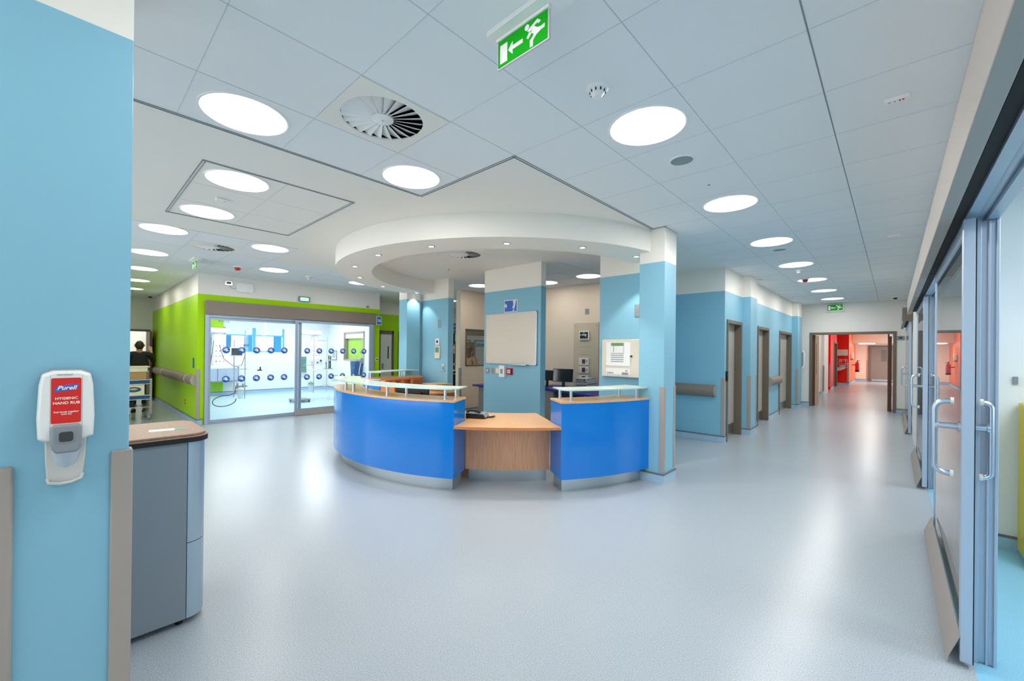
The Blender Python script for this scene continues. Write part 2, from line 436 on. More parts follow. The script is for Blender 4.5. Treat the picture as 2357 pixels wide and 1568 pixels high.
# nurse station
wall_y('wall_back', -7.60,-3.05,7.57,7.70,'paint_cream')
wall_y('wall_back.001', -3.05,-2.1,7.57,7.72,'paint_blue')
wall_x('wall_station_right', -3.10,-3.0,5.32,7.57,'paint_blue')
wall_y('wall_panel', -3.09,-2.26,5.18,5.32,'paint_blue')
wall_y('wall_whiteboard', -5.505,-4.18,5.19,5.32,'paint_blue')
wall_y('wall_controls', -7.48,-6.60,5.22,5.36,'paint_blue')
struct('wall_controls.001', MB().box(-7.66,-7.48,5.27,5.40,0,HC), 'paint_blue')
struct('wall_column_right', MB().box(-2.255,-1.945,4.69,5.03,0,HC), 'paint_blue', bevel=.004)
struct('wall_column_left', MB().box(-7.75,-7.455,4.81,5.13,0,HC), 'paint_blue', bevel=.004)
wall_x('wall_side', -7.76,-7.6,6.38,7.57,'paint_cream', ops=[(6.56,7.32,1.155,2.03)])
wall_x('wall_side.001', -7.76,-7.6,7.57,11.2,'paint_cream')
# bay sixteen
wall_x('wall_left', -10.12,-10.0,1.73,5.62,'paint_green', ops=[(1.84,5.46,0,2.43)])
wall_y('wall_green_corridor', -16.3,-10.12,1.73,1.85,'paint_green')
wall_x('wall_left_end', -16.4,-16.28,-1.5,1.73,'paint_white', ops=[(.62,1.60,0,1.98)])
struct('wall_recess', MB().prism([(-10.12,5.53),(-10.0,5.62),(-11.2,6.20),(-11.2,6.11)],0,HC), 'paint_green')
struct('wall_bay.007', MB().prism([(-10.125,5.47),(-10.125,5.525),(-11.33,6.10),(-11.33,6.05)],0,2.75), 'paint_cool_white')
wall_x('wall_recess.001', -11.32,-11.2,6.1,8.35,'paint_green', ops=[(6.32,6.72,0,2.04),(6.98,7.9,0,2.04)])
wall_x('wall_recess.002', -11.32,-11.2,8.35,11.2,'paint_cool_white', ops=[(8.36,9.16,0,2.35)])
wall_y('wall_recess.003', -11.3,-7.6,11.2,11.3,'paint_white')
# inside bay sixteen
mbw = MB()
for a,b,c,d in holes(1.85,6.85,0,2.9,[(3.42,5.22,1.43,2.20)]): mbw.box(-15.97,-15.85,a,b,c,d,1 if b <= 3.43 else 0)
struct('wall_bay', mbw, ['paint_cool_white','paint_green'])
wall_y('wall_bay.001', -15.85,-11.32,6.75,6.87,'paint_cool_white', ops=[(-14.42,-13.0,1.16,2.10)])
wall_x('wall_bay.002', -11.45,-11.325,6.08,6.75,'paint_cool_white')
wall_x('wall_bay.006', -10.16,-10.125,1.9,5.47,'paint_cool_white', ops=[(1.84,5.46,0,2.43)])
wall_y('wall_bay.003', -15.85,-10.12,1.85,1.9,'paint_cool_white')
struct('ceiling.002', MB().prism([(-15.97,1.8),(-10.1,1.8),(-10.1,5.5),(-11.33,6.07),(-11.40,6.8),(-15.97,6.8)],2.72,2.78), 'plaster')
# bay behind the recess (bright room)
struct('wall_bay.004', MB().box(-14.6,-14.5,7.0,12,0,2.9).box(-14.5,-11.325,6.875,6.95,0,2.9).box(-14.5,-11.325,12,12.1,0,2.9), 'paint_green')
struct('ceiling.003', MB().box(-14.6,-11.325,6.87,12.1,2.9,2.96), 'plaster')
# room behind the green corridor's end door
struct('wall_left_end.001', MB().box(-18.5,-18.4,-.6,2.6,0,2.9).box(-18.4,-16.4,2.4,2.5,0,2.9).box(-18.4,-16.4,-.6,-.5,0,2.9), 'paint_white')
struct('ceiling.004', MB().box(-18.5,-16.3,-.6,2.6,2.9,2.96), 'plaster')
# rooms on the right
wall_y('wall_room_right', .37,5.1,5.03,5.13,'paint_cool_white')
wall_y('wall_room_right.001', .37,5.1,9.6,9.7,'paint_cool_white')
wall_y('wall_room_right.002', .37,5.1,14.6,14.7,'paint_cool_white')
wall_x('wall_room_right.003', 5.1,5.2,-4.1,14.7,'paint_cool_white', ops=[(-.5,4.2,1.0,2.3),(6,9,1.0,2.3),(10.5,14,1.0,2.3)])
struct('ceiling.005', MB().box(.37,5.2,-4.1,14.7,2.82,2.88), 'plaster')
# far corridor behind the double doors
wall_x('wall_far_corridor', -2.15,-2.0,15.0,20.6,'paint_white', ops=[(15.4,16.5,0,2.05)])
struct('wall_far_corridor.001', MB().box(-2.0,-1.90,19.3,20.6,0,HC), 'paint_cool_white')
struct('wall_far_corridor.002', MB().box(-2.35,-2.15,20.6,22.9,0,HC).box(-2.15,-1.98,22.3,23.6,0,HC), 'paint_red')
struct('wall_far_corridor.003', MB().box(-3.4,-1.62,26.4,26.52,0,HC), 'paint_red')
struct('wall_far_corridor.004', MB().box(-1.74,-1.62,26.52,31.3,0,HC), 'paint_orange')
struct('wall_far_corridor.005', MB().box(-3.4,.4,31.3,31.42,0,HC), 'paint_cream')
struct('wall_far_corridor.006', MB().box(-1.62,.27,29.0,31.3,2.16,HC), 'paint_cream')
struct('wall_far_corridor.007', MB().box(-3.5,-3.4,20.6,31.4,0,HC).box(-3.4,-2.15,20.5,20.6,0,HC), 'paint_red')
struct('ceiling.006', MB().box(-3.5,.4,15.0,31.42,HC,HC+.05), 'plaster')
struct('ceiling.007', MB().box(-2.25,-1.9,7.7,14.9,HC+.0005,HC+.05), 'plaster')

# ================================================================ coved skirtings with a grey cap
def skirt(name, segs):
    mb = MB()
    for (x0,x1,y0,y1) in segs:
        mb.box(x0,x1,y0,y1,0,.095,0); e = .004
        mb.box(x0-e,x1+e,y0-e,y1+e,.095,.113,1)
    return struct(name, mb, ['cove_vinyl','cap_grey'])
t = .012
skirt('baseboard_column_right', [(-2.255-t,-1.945+t,4.69-t,5.03+t)])
skirt('baseboard_column_left', [(-7.75-t,-7.455+t,4.81-t,5.13+t)])
skirt('baseboard_corridor', [(-2.1,-2.1+t,9.16,9.84),(-2.1,-2.1+t,10.92,12.08),(-2.1,-1.955+t,8.66-t,9.14+t),(-2.1,-1.955+t,13.85-t,14.5+t),(-2.1,-2.1+t,14.52,14.83)])
skirt('baseboard_corner', [(-3.0,-2.1+t,7.57-t,7.57),(-2.1,-2.1+t,7.576,7.66)])
skirt('baseboard_far', [(-2.05,-1.80,14.85-t,14.85),(.05,.27,14.85-t,14.85)])
skirt('baseboard_green', [(-16.2,-10.0+t,1.73-t,1.73),(-10.0,-10.0+t,1.736,1.82)])
skirt('baseboard_station', [(-7.6,-7.6+t,6.38,7.57),(-5.505,-4.18+t,5.19-t,5.32+t),(-7.48,-6.6+t,5.22-t,5.36),(-3.09,-2.26,5.18-t,5.32)])
skirt('baseboard_back', [(-7.57,-3.1,7.57-t,7.57)])
skirt('baseboard_left', [(-1.94,-1.94+t,-4.1,.148)])
skirt('baseboard_bay', [(-15.85,-15.85+t,1.9,6.75),(-15.85,-11.33,6.75-t,6.75)])
skirt('baseboard_room_right', [(.37,5.1,5.03-t,5.03)])
skirt('baseboard_far_corridor', [(-3.4,-1.62+t,26.4-t,26.4),(-1.62,-1.62+t,26.41,31.27),(-1.62,.27,31.3-t,31.3),(-2.0,-2.0+t,16.6,19.3),(-1.98,-1.98+t,22.3,23.6)])
# ================================================================ ROUND CEILING LIGHTS
def ceiling_light(watts):
    r = thing('ceiling_light', '', 'ceiling light', (0,0,HC))
    put('rim', MB().lathe([(.232,-.004),(.243,-.005),(.246,0),(.232,0),(.232,-.004)],n=48), 'white_plastic', r, local=True)
    put('diffuser', MB().lathe([(0.0001,-.0035),(.232,-.0035),(.232,-.0005)],n=48), 'lamp_glow', r, local=True)
    glow_light(r, -.006, .45, watts, (1,.955,.90))
    return r
base_light = ceiling_light(LAMP); bright_light = ceiling_light(LAMP*1.8); room_light = ceiling_light(LAMP*.45)
nth = ['nearest','second','third','fourth','fifth','sixth','farthest']
spots = [((-1.178,2.535+1.843*i), 'round glowing ceiling light, %s of seven in the row down the right corridor'%nth[i], 'row of round lights down the corridor') for i in range(7)]
spots += [((-2.99,.745),'large round ceiling light beside the blue wall, left of the swirl diffuser','round lights over the desk lobby'),
 ((-3.0,1.965),'round ceiling light in the tile corner in front of the curved bulkhead','round lights over the desk lobby'),
 ((-4.215,1.0),'upper of two round lights in the access panel of the smooth ceiling','round lights over the desk lobby'),
 ((-5.42,1.015),'lower of two round lights in the access panel of the smooth ceiling','round lights over the desk lobby'),
 ((-6.62,.80),'nearest round light in the row beyond the ceiling access panel, toward the green corridor','row of round lights toward the green corridor'),
 ((-8.42,.84),'round light half cut by the blue wall edge, second in row to the green corridor','row of round lights toward the green corridor'),
 ((-10.24,.92),'third round light in the row above the green corridor, cut by the blue wall edge','row of round lights toward the green corridor'),
 ((-12.12,1.0),'fourth round light above the green corridor, a thin sliver at the blue wall','row of round lights toward the green corridor'),
 ((-13.93,1.06),'farthest round light of the green corridor row, barely showing past the blue wall','row of round lights toward the green corridor'),
 ((-6.67,2.0),'round ceiling light right of the far swirl diffuser','round lights before the glazed bay'),
 ((-8.46,2.6),'round ceiling light above the green corner, near the red sounder','round lights before the glazed bay'),
 ((-8.61,4.36),'round ceiling light half hidden by the left edge of the curved bulkhead','round lights before the glazed bay'),
 ((-6.83,6.27),'round light left of the whiteboard wall in the nurse station ceiling','round lights inside the nurse station'),
 ((-4.32,6.81),'round light right of the whiteboard wall in the nurse station ceiling','round lights inside the nurse station'),
 ((-5.41,6.9),'round light peeping past the right end of the whiteboard wall','round lights inside the nurse station')]
first = True
for (x,y), lab, grp in spots:
    src = bright_light if 'corridor' in grp and 'right' in lab else room_light if 'inside' in grp else base_light
    if src.get('group'): dup(src, (x,y,HC), lab, grp)
    else: src.location = (x,y,HC); src['label'] = lab; src['group'] = grp
# lights of the same rows outside the frame (behind the camera and overhead)
for x,y,l in ((-1.178,.69,'just overhead'),(-1.178,-1.15,'behind the viewpoint'),(-1.178,-3.0,'farthest behind the viewpoint')):
    dup(base_light, (x,y,HC), 'round glowing ceiling light of the corridor row, '+l, 'row of round lights down the corridor')
for x,y,l in ((-.7,17,'nearest'),(-.7,19.5,'second'),(-.7,22,'middle'),(-.7,24.5,'fourth'),(-.7,27,'farthest')):
    dup(bright_light, (x,y,HC), l+' round light of the corridor behind the double doors, hidden above the lintel', 'round lights beyond the double doors')
dup(base_light, (-9.6,7.6,HC), 'round ceiling light in the passage before the second glazed bay', 'round lights before the glazed bay')
dup(base_light, (-5.0,-.7,HC), 'round ceiling light in the lobby hidden behind the near blue wall', 'round lights over the desk lobby')

# panel lights added to brighten the bays and side rooms
def added_panel_light(x,y,z,sx,sy,lab,grp=None):
    r = thing('added_panel_light', lab, 'ceiling light', (x,y,z), grp)
    put('frame', MB().box(-sx,sx,-sy,sy,-.02,0), 'white_plastic', r, local=True)
    put('diffuser', MB().box(-sx+.03,sx-.03,-sy+.03,sy-.03,-.024,-.019), 'panel_glow', r, local=True)
    glow_light(r, -.03, sx*1.9, BAY, (.94,.97,1), sy*1.9)
    return r
added_panel_light(-11.6,2.9,2.72,.3,.6,'added flat panel light on the bay ceiling, nearest to the left glass pane','added panel lights in bay sixteen')
added_panel_light(-14.2,3.4,2.72,.3,.6,'added flat panel light on the bay ceiling, deep on the left near the curtained window','added panel lights in bay sixteen')
added_panel_light(-12.0,4.9,2.72,.6,.3,'added long panel light on the bay ceiling behind the right glass pane','added panel lights in bay sixteen')
added_panel_light(-14.2,5.6,2.72,.6,.3,'added panel light on the bay ceiling, far right above the service pendant','added panel lights in bay sixteen')
added_panel_light(-12.9,9.2,2.9,.6,.6,'added square panel light in the second bay seen past the grey wall')
added_panel_light(1.6,3.2,2.82,.6,.3,'added panel light on the ceiling of the nearest room on the right','added panel lights in rooms on the right')
added_panel_light(1.6,1.0,2.82,.6,.3,'added panel light in the nearest right room, behind the viewpoint line','added panel lights in rooms on the right')
added_panel_light(1.6,7.0,2.82,.6,.3,'added panel light in the middle room on the right, behind its glass','added panel lights in rooms on the right')
added_panel_light(1.6,12.2,2.82,.6,.3,'added panel light in the farthest room on the right, behind its glass','added panel lights in rooms on the right')
added_panel_light(-17.3,1.0,2.9,.3,.3,'added panel light in the room past the green corridor door')
# slim strip light on the far soffit
r = thing('strip_light','slim white strip light under the cream soffit at the far end of the corridor','ceiling light',(-1.05,29.1,2.16))
put('body', MB().box(-.35,.35,-.06,.06,-.05,0), 'white_plastic', r, local=True)
put('diffuser', MB().box(-.33,.33,-.07,.05,-.06,-.045), 'far_glow', r, local=True)
glow_light(r, -.065, .6, 10, (1,.95,.88), .08)

# ================================================================ DOWNLIGHTS in the bulkhead
def downlight():
    r = thing('downlight','', 'downlight', (0,0,BZ))
    put('bezel', MB().lathe([(.030,-.001),(.030,-.006),(.045,-.004),(.047,0),(.030,-.001)],n=24), 'steel', r, local=True)
    put('lamp', MB().lathe([(.0001,-.004),(.030,-.004),(.030,-.001)],n=24), 'spot_glow', r, local=True)
    return r
dl = downlight(); first = True
names = ['washing the left blue column','second from the left column','third from the left column',
 'fourth from the left column','fifth from the left column','left of the swirl diffuser',
 'at the front middle of the ring','right of the middle, toward the right column','beside the right blue column']
for i, a in enumerate((-175.5,-153.5,-132,-110,-88.6,-68.2,-47.8,-27.6,-8)):
    p = (OC[0]+2.505*cos(RD(a)), OC[1]+2.505*sin(RD(a)), BZ)
    lab = 'small downlight in the curved bulkhead, '+names[i]
    if first: d = dl; d.location = p; d['label'] = lab; d['group'] = 'downlights in the curved bulkhead'; first = False
    else: d = dup(dl, p, lab, 'downlights in the curved bulkhead')
    L = bpy.data.lights.new('beam','SPOT'); L.energy = SPOT; L.spot_size = RD(95); L.spot_blend = .35; L.shadow_soft_size = .025; L.color = (1,.94,.86)
    lo = bpy.data.objects.new('beam', L); COL.objects.link(lo); lo.parent = d; lo.location = (0,0,-.012)

# ================================================================ SWIRL DIFFUSERS
def swirl(x, y, lab, rot=0):
    r = thing('air_diffuser', lab, 'air vent', (x,y,HC), 'swirl air diffusers'); n = 64; R = .25; P = MB()
    outer = []
    for j in range(n):
        a = 2*pi*j/n; k = .298/max(abs(cos(a)),abs(sin(a))); outer.append((k*cos(a),k*sin(a)))
    vs = [(p[0],p[1],-.002) for p in outer]+[(R*cos(2*pi*j/n),R*sin(2*pi*j/n),-.002) for j in range(n)]+[(R*cos(2*pi*j/n),R*sin(2*pi*j/n),.01) for j in range(n)]+[(p[0],p[1],.02) for p in outer]
    fs = [(j,n+j,n+(j+1)%n,(j+1)%n) for j in range(n)]+[(n+j,2*n+j,2*n+(j+1)%n,n+(j+1)%n) for j in range(n)]+[(3*n+j,j,(j+1)%n,3*n+(j+1)%n) for j in range(n)]
    P.add(vs, fs); put('face_plate', P, 'plaster', r, local=True)
    put('plenum', MB().lathe([(R,.008),(R+.03,.03),(R+.03,.16),(.0001,.16)],n=48,caps=False), 'black_matte', r, local=True)
    for i in range(22):
        a = 2*pi*i/22+rot; V = MB(); vs = []
        for rad, wd in ((.062,.014),(.247,.050)):
            for s, dz in ((-1,.002),(1,.045 if rad > .1 else .025)):
                for th in (0,.0016):
                    vs.append((rad*cos(a)-s*wd*sin(a), rad*sin(a)+s*wd*cos(a), dz+th-.002))
        V.add(vs, [(0,2,6,4),(1,5,7,3),(0,1,3,2),(4,6,7,5),(0,4,5,1),(2,3,7,6)]); put('blade', V, 'white_plastic', r, local=True, smooth=False)
    put('hub', MB().lathe([(.0001,-.006),(.058,-.005),(.066,0),(.066,.02),(.0001,.02)],n=32).lathe([(.0001,-.009),(.007,-.008),(.008,-.005)],n=12,m=1), ['white_plastic','steel'], r, local=True)
    return r
swirl(*DIFF[0], 'large round swirl air diffuser in a square tile between the two nearest lights')
swirl(*DIFF[1], 'smaller swirl air diffuser far left, in front of the green exit sign', .1)
swirl(*DIFF[2], 'round swirl air diffuser inside the ring of the curved bulkhead', .05)

# ================================================================ RECEPTION DESK
def pol(r, a, z=None): 
    p = (OC[0]+r*cos(RD(a)), OC[1]+r*sin(RD(a))); return p if z is None else p+(z,)
def high_unit(a0, a1, lab, glass0, glass1, posts, shelf_tip=None):
    r = thing('reception_counter', lab, 'reception desk', pol(2.5,(a0+a1)/2,0), 'curved units of the reception desk')
    put('front_panel', MB().ring(OC,2.38,2.76,a0,a1,.15,.962,n=72), 'blue_laminate', r, label='glossy royal blue curved front and end panels')
    put('plinth', MB().ring(OC,2.40,2.665,a0+.9,a1-.9,0,.15,n=60), 'brushed_steel', r)
    put('counter_top', MB().ring(OC,2.372,2.765,a0-.12,a1+.12,.962,.982,n=72), 'beech', r)
    # frosted edge glass shelf with pointed ends
    G = MB(); n = 60; vs = []
    for i in range(n+1):
        f = i/n; a = glass0+(glass1-glass0)*f; tip = min(f,1-f)*(glass1-glass0)
        ro = 2.755-.10*max(0,1-tip/2.2)**2; ri = 2.40-.03*max(0,1-tip/1.2)
        for (q,z) in ((ri,1.094),(ro,1.094),(ro,1.108),(ri,1.108)): vs.append(pol(q,a,z))
    fs = []; ms = []
    for i in range(n):
        for j in range(4): fs.append((i*4+j,i*4+(j+1)%4,(i+1)*4+(j+1)%4,(i+1)*4+j)[::-1]); ms.append(1 if j in (1,3) else 0)
    fs += [(0,1,2,3),(n*4+3,n*4+2,n*4+1,n*4)]; ms += [1,1]
    G.v = vs; G.f = fs; G.m = ms; put('glass_shelf', G, ['glass_shelf','glass_edge'], r, label='frosted green-edged glass shelf')
    for a, q in posts:
        x,y = pol(q,a); o = put('shelf_post', MB().lathe([(.022,.982),(.022,.988),(.0165,.990),(.0165,1.088),(.022,1.090),(.022,1.094)],c=(x,y,0),n=24), 'steel', r)
    return r
u1 = high_unit(-121,-59,'long curved blue reception counter on the left with wood top and glass shelf',-120,-58.6,[(-99.5,2.70),(-93.5,2.70),(-96.5,2.47),(-78.2,2.70),(-76.5,2.47),(-61.6,2.70),(-60.6,2.50)])
u2 = high_unit(-35.1,-9.2,'shorter curved blue reception counter against the right blue column',-34.5,-8.6,[(-32.2,2.68),(-33.2,2.46),(-13.2,2.70),(-13.8,2.46)])
u3 = high_unit(-177,-147,'far curved blue counter beside the left column, seen over the desk',-175,-147.2,[(-150.5,2.66),(-169,2.66),(-168,2.47)])
# carcass behind the far unit: wooden pigeonholes facing inward
C = MB()
C.ring(OC,2.28,2.371,-176.9,-147.1,.925,.961,n=40).ring(OC,2.10,2.37,-148.4,-147.05,0,.925,n=3).ring(OC,2.08,2.36,-177,-147,.70,.72,n=40)
for a in (-154,-161,-168): C.ring(OC,2.22,2.36,a,a+.7,.72,.925,n=2)
C.ring(OC,2.34,2.370,-176.8,-147.2,.15,.925,n=40)
put('carcass', C, 'beech_edge', u3, label='orange-brown wooden shelving behind the counter')
# low writing desk
r = thing('reception_desk','low beech writing desk between the two blue counters','reception desk',pol(2.5,-47,0),'curved units of the reception desk')
D = MB(); n = 36; vs = []
for i in range(n+1):
    a = -58.9+(23.7)*i/n
    for (q,z) in ((1.75,.685),(2.775,.685),(2.775,.715),(1.75,.715)): vs.append(pol(q,a,z))
fs = [(i*4+j,i*4+(j+1)%4,(i+1)*4+(j+1)%4,(i+1)*4+j)[::-1] for i in range(n) for j in range(4)]+[(0,1,2,3),(n*4+3,n*4+2,n*4+1,n*4)]
D.add(vs,fs,0); put('desk_top', D, ['beech'], r)
put('edge_band', MB().ring(OC,2.775,2.777,-58.85,-35.25,.686,.714,n=36), 'beech_edge', r)
put('modesty_panel', MB().ring(OC,2.33,2.36,-58.9,-35.2,.15,.685,n=36), 'beech_panel', r, label='vertical-grained wood panel')
put('plinth', MB().ring(OC,2.24,2.27,-58.6,-35.5,0,.15,n=36), 'brushed_steel', r)
# inner worktop behind the long counter
r = thing('worktop','curved inner beech worktop behind the left counter','worktop',pol(2.1,-100,0))
put('desk_top', MB().ring(OC,1.72,2.37,-146,-59.4,.69,.715,n=60), 'beech', r)
for a in (-144,-120,-90,-62): put('support', MB().ring(OC,1.85,2.36,a-.4,a+.4,0,.69,n=2), 'beech_edge', r)
# worktops stacked against the control wall
r = thing('side_desk','stepped beech side desk against the blue control wall','desk',(-6.9,5.0,0))
put('desk_top', MB().box(-6.86,-6.2,4.45,5.2,.70,.725), 'beech', r)
put('riser', MB().box(-6.84,-6.55,4.9,5.2,.725,.84), 'beech_edge', r)
put('upper_shelf', MB().box(-6.86,-6.42,4.8,5.2,.84,.86), 'beech', r)
put('drawer_unit', MB().box(-6.70,-6.30,4.6,5.18,.0,.70,0).box(-6.69,-6.31,4.592,4.60,.38,.64,0).box(-6.69,-6.31,4.592,4.60,.12,.36,0), 'beech_edge', r, bevel=.003)

# monitor on the inner worktop (seen from behind)
def monitor(name, lab, x, y, z, rz, w=.50, h=.31, tilt=0, group=None):
    r = thing(name, lab, 'computer monitor', (x,y,z), group, rz=rz)   # screen looks along local -y
    T = Matrix.Translation((0,0,.13+h/2)) @ Matrix.Rotation(tilt,4,'X')
    put('casing', MB().prism([(-w/2,-h/2),(w/2,-h/2),(w/2,h/2),(-w/2,h/2)],-.012,.014,axis='y').prism([(-w*.34,-h*.32),(w*.34,-h*.32),(w*.28,h*.22),(-w*.28,h*.22)],.014,.042,axis='y').xf(T), 'black', r, local=True, bevel=.004)
    put('screen', MB().box(-w/2+.012,w/2-.012,-.014,-.012,-h/2+.014,h/2-.012).xf(T), 'screen', r, local=True)
    put('neck', MB().box(-.03,.03,.02,.045,.01,.26), 'black', r, local=True)
    put('foot', MB().prism(rbox(-.13,.13,-.08,.12,.04),0,.012), 'black', r, local=True)
    return r
monitor('monitor','black monitor seen from behind on the worktop under the left glass shelf',-4.56,3.04,.715,RD(200),w=.50,h=.185)
p = thing('paper_tray','white stack of papers beside the monitor behind the left counter','papers',(-5.45,3.0,.715))
put('sheets', MB().box(-.13,.13,-.1,.1,0,.03).box(-.12,.14,-.09,.11,.03,.05), 'paper', p, local=True)

# desk phone
r = thing('desk_phone','black desk phone at the left end of the low writing desk','telephone',(-3.66,3.34,.716), rz=RD(32))
put('body', MB().prism([(-.11,0),(.11,0),(.13,.012),(.105,.052),(-.11,.062)],-.09,.09,axis='y'), 'black', r, local=True, bevel=.004)
put('top_plate', MB().prism([(-.11,.062),(.105,.052),(.131,.014),(.134,.018),(.107,.058),(-.11,.068)],-.092,.092,axis='y'), 'grey_plastic', r, local=True)
K = MB()
for i in range(3):
    for j in range(4): K.box(-.02+.028*i,-.002+.028*i,-.03+.024*j-.02,-.013+.024*j-.02,.058,.064)
put('keypad', K, 'black_matte', r, local=True)
put('handset', MB().tube([(-.10,-.06,.075),(-.07,-.06,.092),(.03,-.06,.09),(.06,-.06,.072)],[.024,.015,.015,.024],n=12), 'black', r, local=True)
put('cord', MB().tube([(.12,-.02,.012),(.16,.02,.010),(.19,.0,.014),(.215,.03,.02),(.20,.06,.014),(.17,.05,.008)],.009,n=8), 'black', r, local=True)
# ================================================================ FIXTURES ON THE STATION WALLS
# whiteboard
r = thing('whiteboard','large blank whiteboard in a thin aluminium frame on the blue wall','whiteboard',(-4.85,5.19,1.285))
x0,x1,z0,z1 = -5.45,-4.245,1.287,2.174
put('panel', MB().box(x0+.012,x1-.012,5.172,5.19,z0+.012,z1-.012), 'board_white', r)
put('frame', MB().box(x0,x1,5.165,5.19,z0,z0+.016).box(x0,x1,5.165,5.19,z1-.016,z1).box(x0,x0+.016,5.165,5.19,z0,z1).box(x1-.016,x1,5.165,5.19,z0,z1), 'aluminium', r, bevel=.002)
put('pen_tray', MB().box(-4.80,-4.42,5.11,5.172,z0-.006,z0+.004).box(-4.80,-4.42,5.108,5.112,z0-.006,z0+.014), 'steel', r)
# poster above it
r = thing('notice','crumpled blue notice with a white border taped above the whiteboard','notice',(-4.84,5.19,2.2))
put('sheet', MB().box(-4.995,-4.69,5.184,5.1895,2.185,2.400), 'paper', r)
put('print', MB().box(-4.982,-4.703,5.182,5.184,2.199,2.387), 'sign_blue', r)
put('scuffs', MB().prism([(-4.985,2.300),(-4.955,2.345),(-4.925,2.30),(-4.945,2.275),(-4.92,2.255),(-4.955,2.27)],5.1808,5.182,axis='y')
    .prism([(-4.79,2.385),(-4.715,2.39),(-4.735,2.30),(-4.76,2.24),(-4.80,2.26),(-4.775,2.32)],5.1808,5.182,axis='y')
    .prism([(-4.80,2.205),(-4.755,2.215),(-4.745,2.232),(-4.79,2.228)],5.1808,5.182,axis='y'), 'paper', r)
# small plates in a row
def plate(name, lab, cat, x, z, w, h, y, m='steel', d=.012, group=None, knob=None):
    r = thing(name, lab, cat, (x,y,z), group)
    put('plate', MB().box(-w/2,w/2,-d,0,-h/2,h/2), m, r, local=True, bevel=.0015)
    put('rocker', MB().box(-w/5,w/5,-d-.004,-d,-h/5,h/5), knob or 'grey_plastic', r, local=True)
    return r
plate('wall_socket','brushed steel plate under the whiteboard, leftmost of the small row','wall socket',-5.40,1.163,.088,.10,5.19,knob='cream_plastic')
plate('wall_socket','brushed steel plate under the whiteboard, second from the left','wall socket',-5.255,1.166,.088,.10,5.19)
plate('wall_box','small cream call box next to the white box under the whiteboard','wall box',-5.13,1.168,.10,.10,5.19,'cream_plastic',.03,knob='white_plastic')
plate('wall_box','taller white box under the whiteboard beside the red break-glass point','wall box',-4.995,1.163,.13,.20,5.19,'white_plastic',.06,knob='grey_plastic')
r = thing('alarm_call_point','red fire alarm break-glass point under the whiteboard','fire alarm',(-4.835,5.19,1.167))
put('housing', MB().box(-.05,.05,-.045,0,-.055,.055), 'red_plastic', r, local=True, bevel=.004)
put('window', MB().box(-.03,.03,-.049,-.045,-.028,.028), 'white_plastic', r, local=True)
put('symbol', MB().box(-.018,.018,-.0505,-.049,-.006,.006), 'black', r, local=True)
# control wall
plate('light_switch','steel plate high on the blue control wall','light switch',-6.88,2.07,.088,.16,5.22)
plate('thermostat','small white control with a black button above the grey-screened controller','thermostat',-6.93,1.695,.13,.13,5.22,'white_plastic',.02,knob='black')
r = thing('thermostat','tall white wall controller with a grey-green screen on the blue control wall','thermostat',(-6.92,5.22,1.48))
put('housing', MB().box(-.085,.085,-.03,0,-.13,.13), 'cream_plastic', r, local=True, bevel=.004)
put('display', MB().box(-.06,.06,-.033,-.03,-.01,.10), 'grey_plastic', r, local=True)
put('display_glass', MB().box(-.05,.05,-.034,-.033,.0,.09), 'green_plastic', r, local=True)
plate('light_switch','steel plate low on the blue control wall near its right edge','light switch',-6.74,1.16,.088,.16,5.22)
# plate beside the right column
plate('light_switch','steel plate high on the blue wall beside the right column','light switch',-2.52,2.08,.07,.16,5.18,m='grey_plastic')
# fire alarm panel
r = thing('alarm_panel','cream fire alarm control cabinet with green display and keypad on the blue wall','alarm panel',(-2.72,5.18,1.18))
x0,x1,z0,z1 = -3.003,-2.43,1.18,1.69; Y = 5.10
put('cabinet', MB().box(x0,x1,Y,5.18,z0,z1), 'cream_plastic', r, bevel=.008)
put('door', MB().box(x0+.07,x1-.14,Y-.006,Y,z0+.15,z1-.04,0).box(x0+.07,x1-.14,Y-.004,Y,z0+.03,z0+.115,0), 'white_plastic', r, bevel=.002)
put('control_plate', MB().box(-2.855,-2.665,Y-.012,Y-.006,1.50,1.645), 'grey_plastic', r)
put('display', MB().box(-2.832,-2.69,Y-.016,Y-.012,1.61,1.642), 'lcd_green', r)
K = MB()
for i in range(3):
    for j in range(5): K.box(-2.785+.014*i,-2.775+.014*i,Y-.016,Y-.012,1.515+.015*j,1.526+.015*j)
for j in range(4): K.box(-2.695,-2.672,Y-.016,Y-.012,1.515+.02*j,1.53+.02*j).box(-2.722,-2.706,Y-.016,Y-.012,1.515+.012*j,1.523+.012*j)
K.box(-2.852,-2.83,Y-.015,Y-.012,1.515,1.59).box(-2.854,-2.667,Y-.0128,Y-.0118,1.505,1.602)
put('keypad', K, 'white_plastic', r)
put('indicator_slot', MB().box(-2.815,-2.81,Y-.0155,Y-.012,1.515,1.60), 'black', r)
N = MB()
for j in range(4):
    for i in range(9): N.box(-2.855+.0212*i,-2.855+.0212*i+.017,Y-.009,Y-.006,1.385+.028*j,1.396+.028*j)
put('label_strips', N, 'grey_plastic', r)
text('lettering','SIEMENS',.026,(-2.865,Y-.0045,1.232),(1,0,0),(0,0,1),'grey_plastic',r,bold=.0008,wide=1.05)
put('badge', MB().box(-2.69,-2.60,Y-.007,Y,1.215,1.245).box(-2.64,-2.605,Y-.007,Y,1.26,1.275), 'grey_plastic', r)
put('lock', MB().lathe([(.0001,Y-.018),(.012,Y-.016),(.014,Y)],c=(-2.555,0,1.465),n=16,axis='y').box(-2.574,-2.536,Y-.02,Y-.012,1.461,1.468), 'black', r)
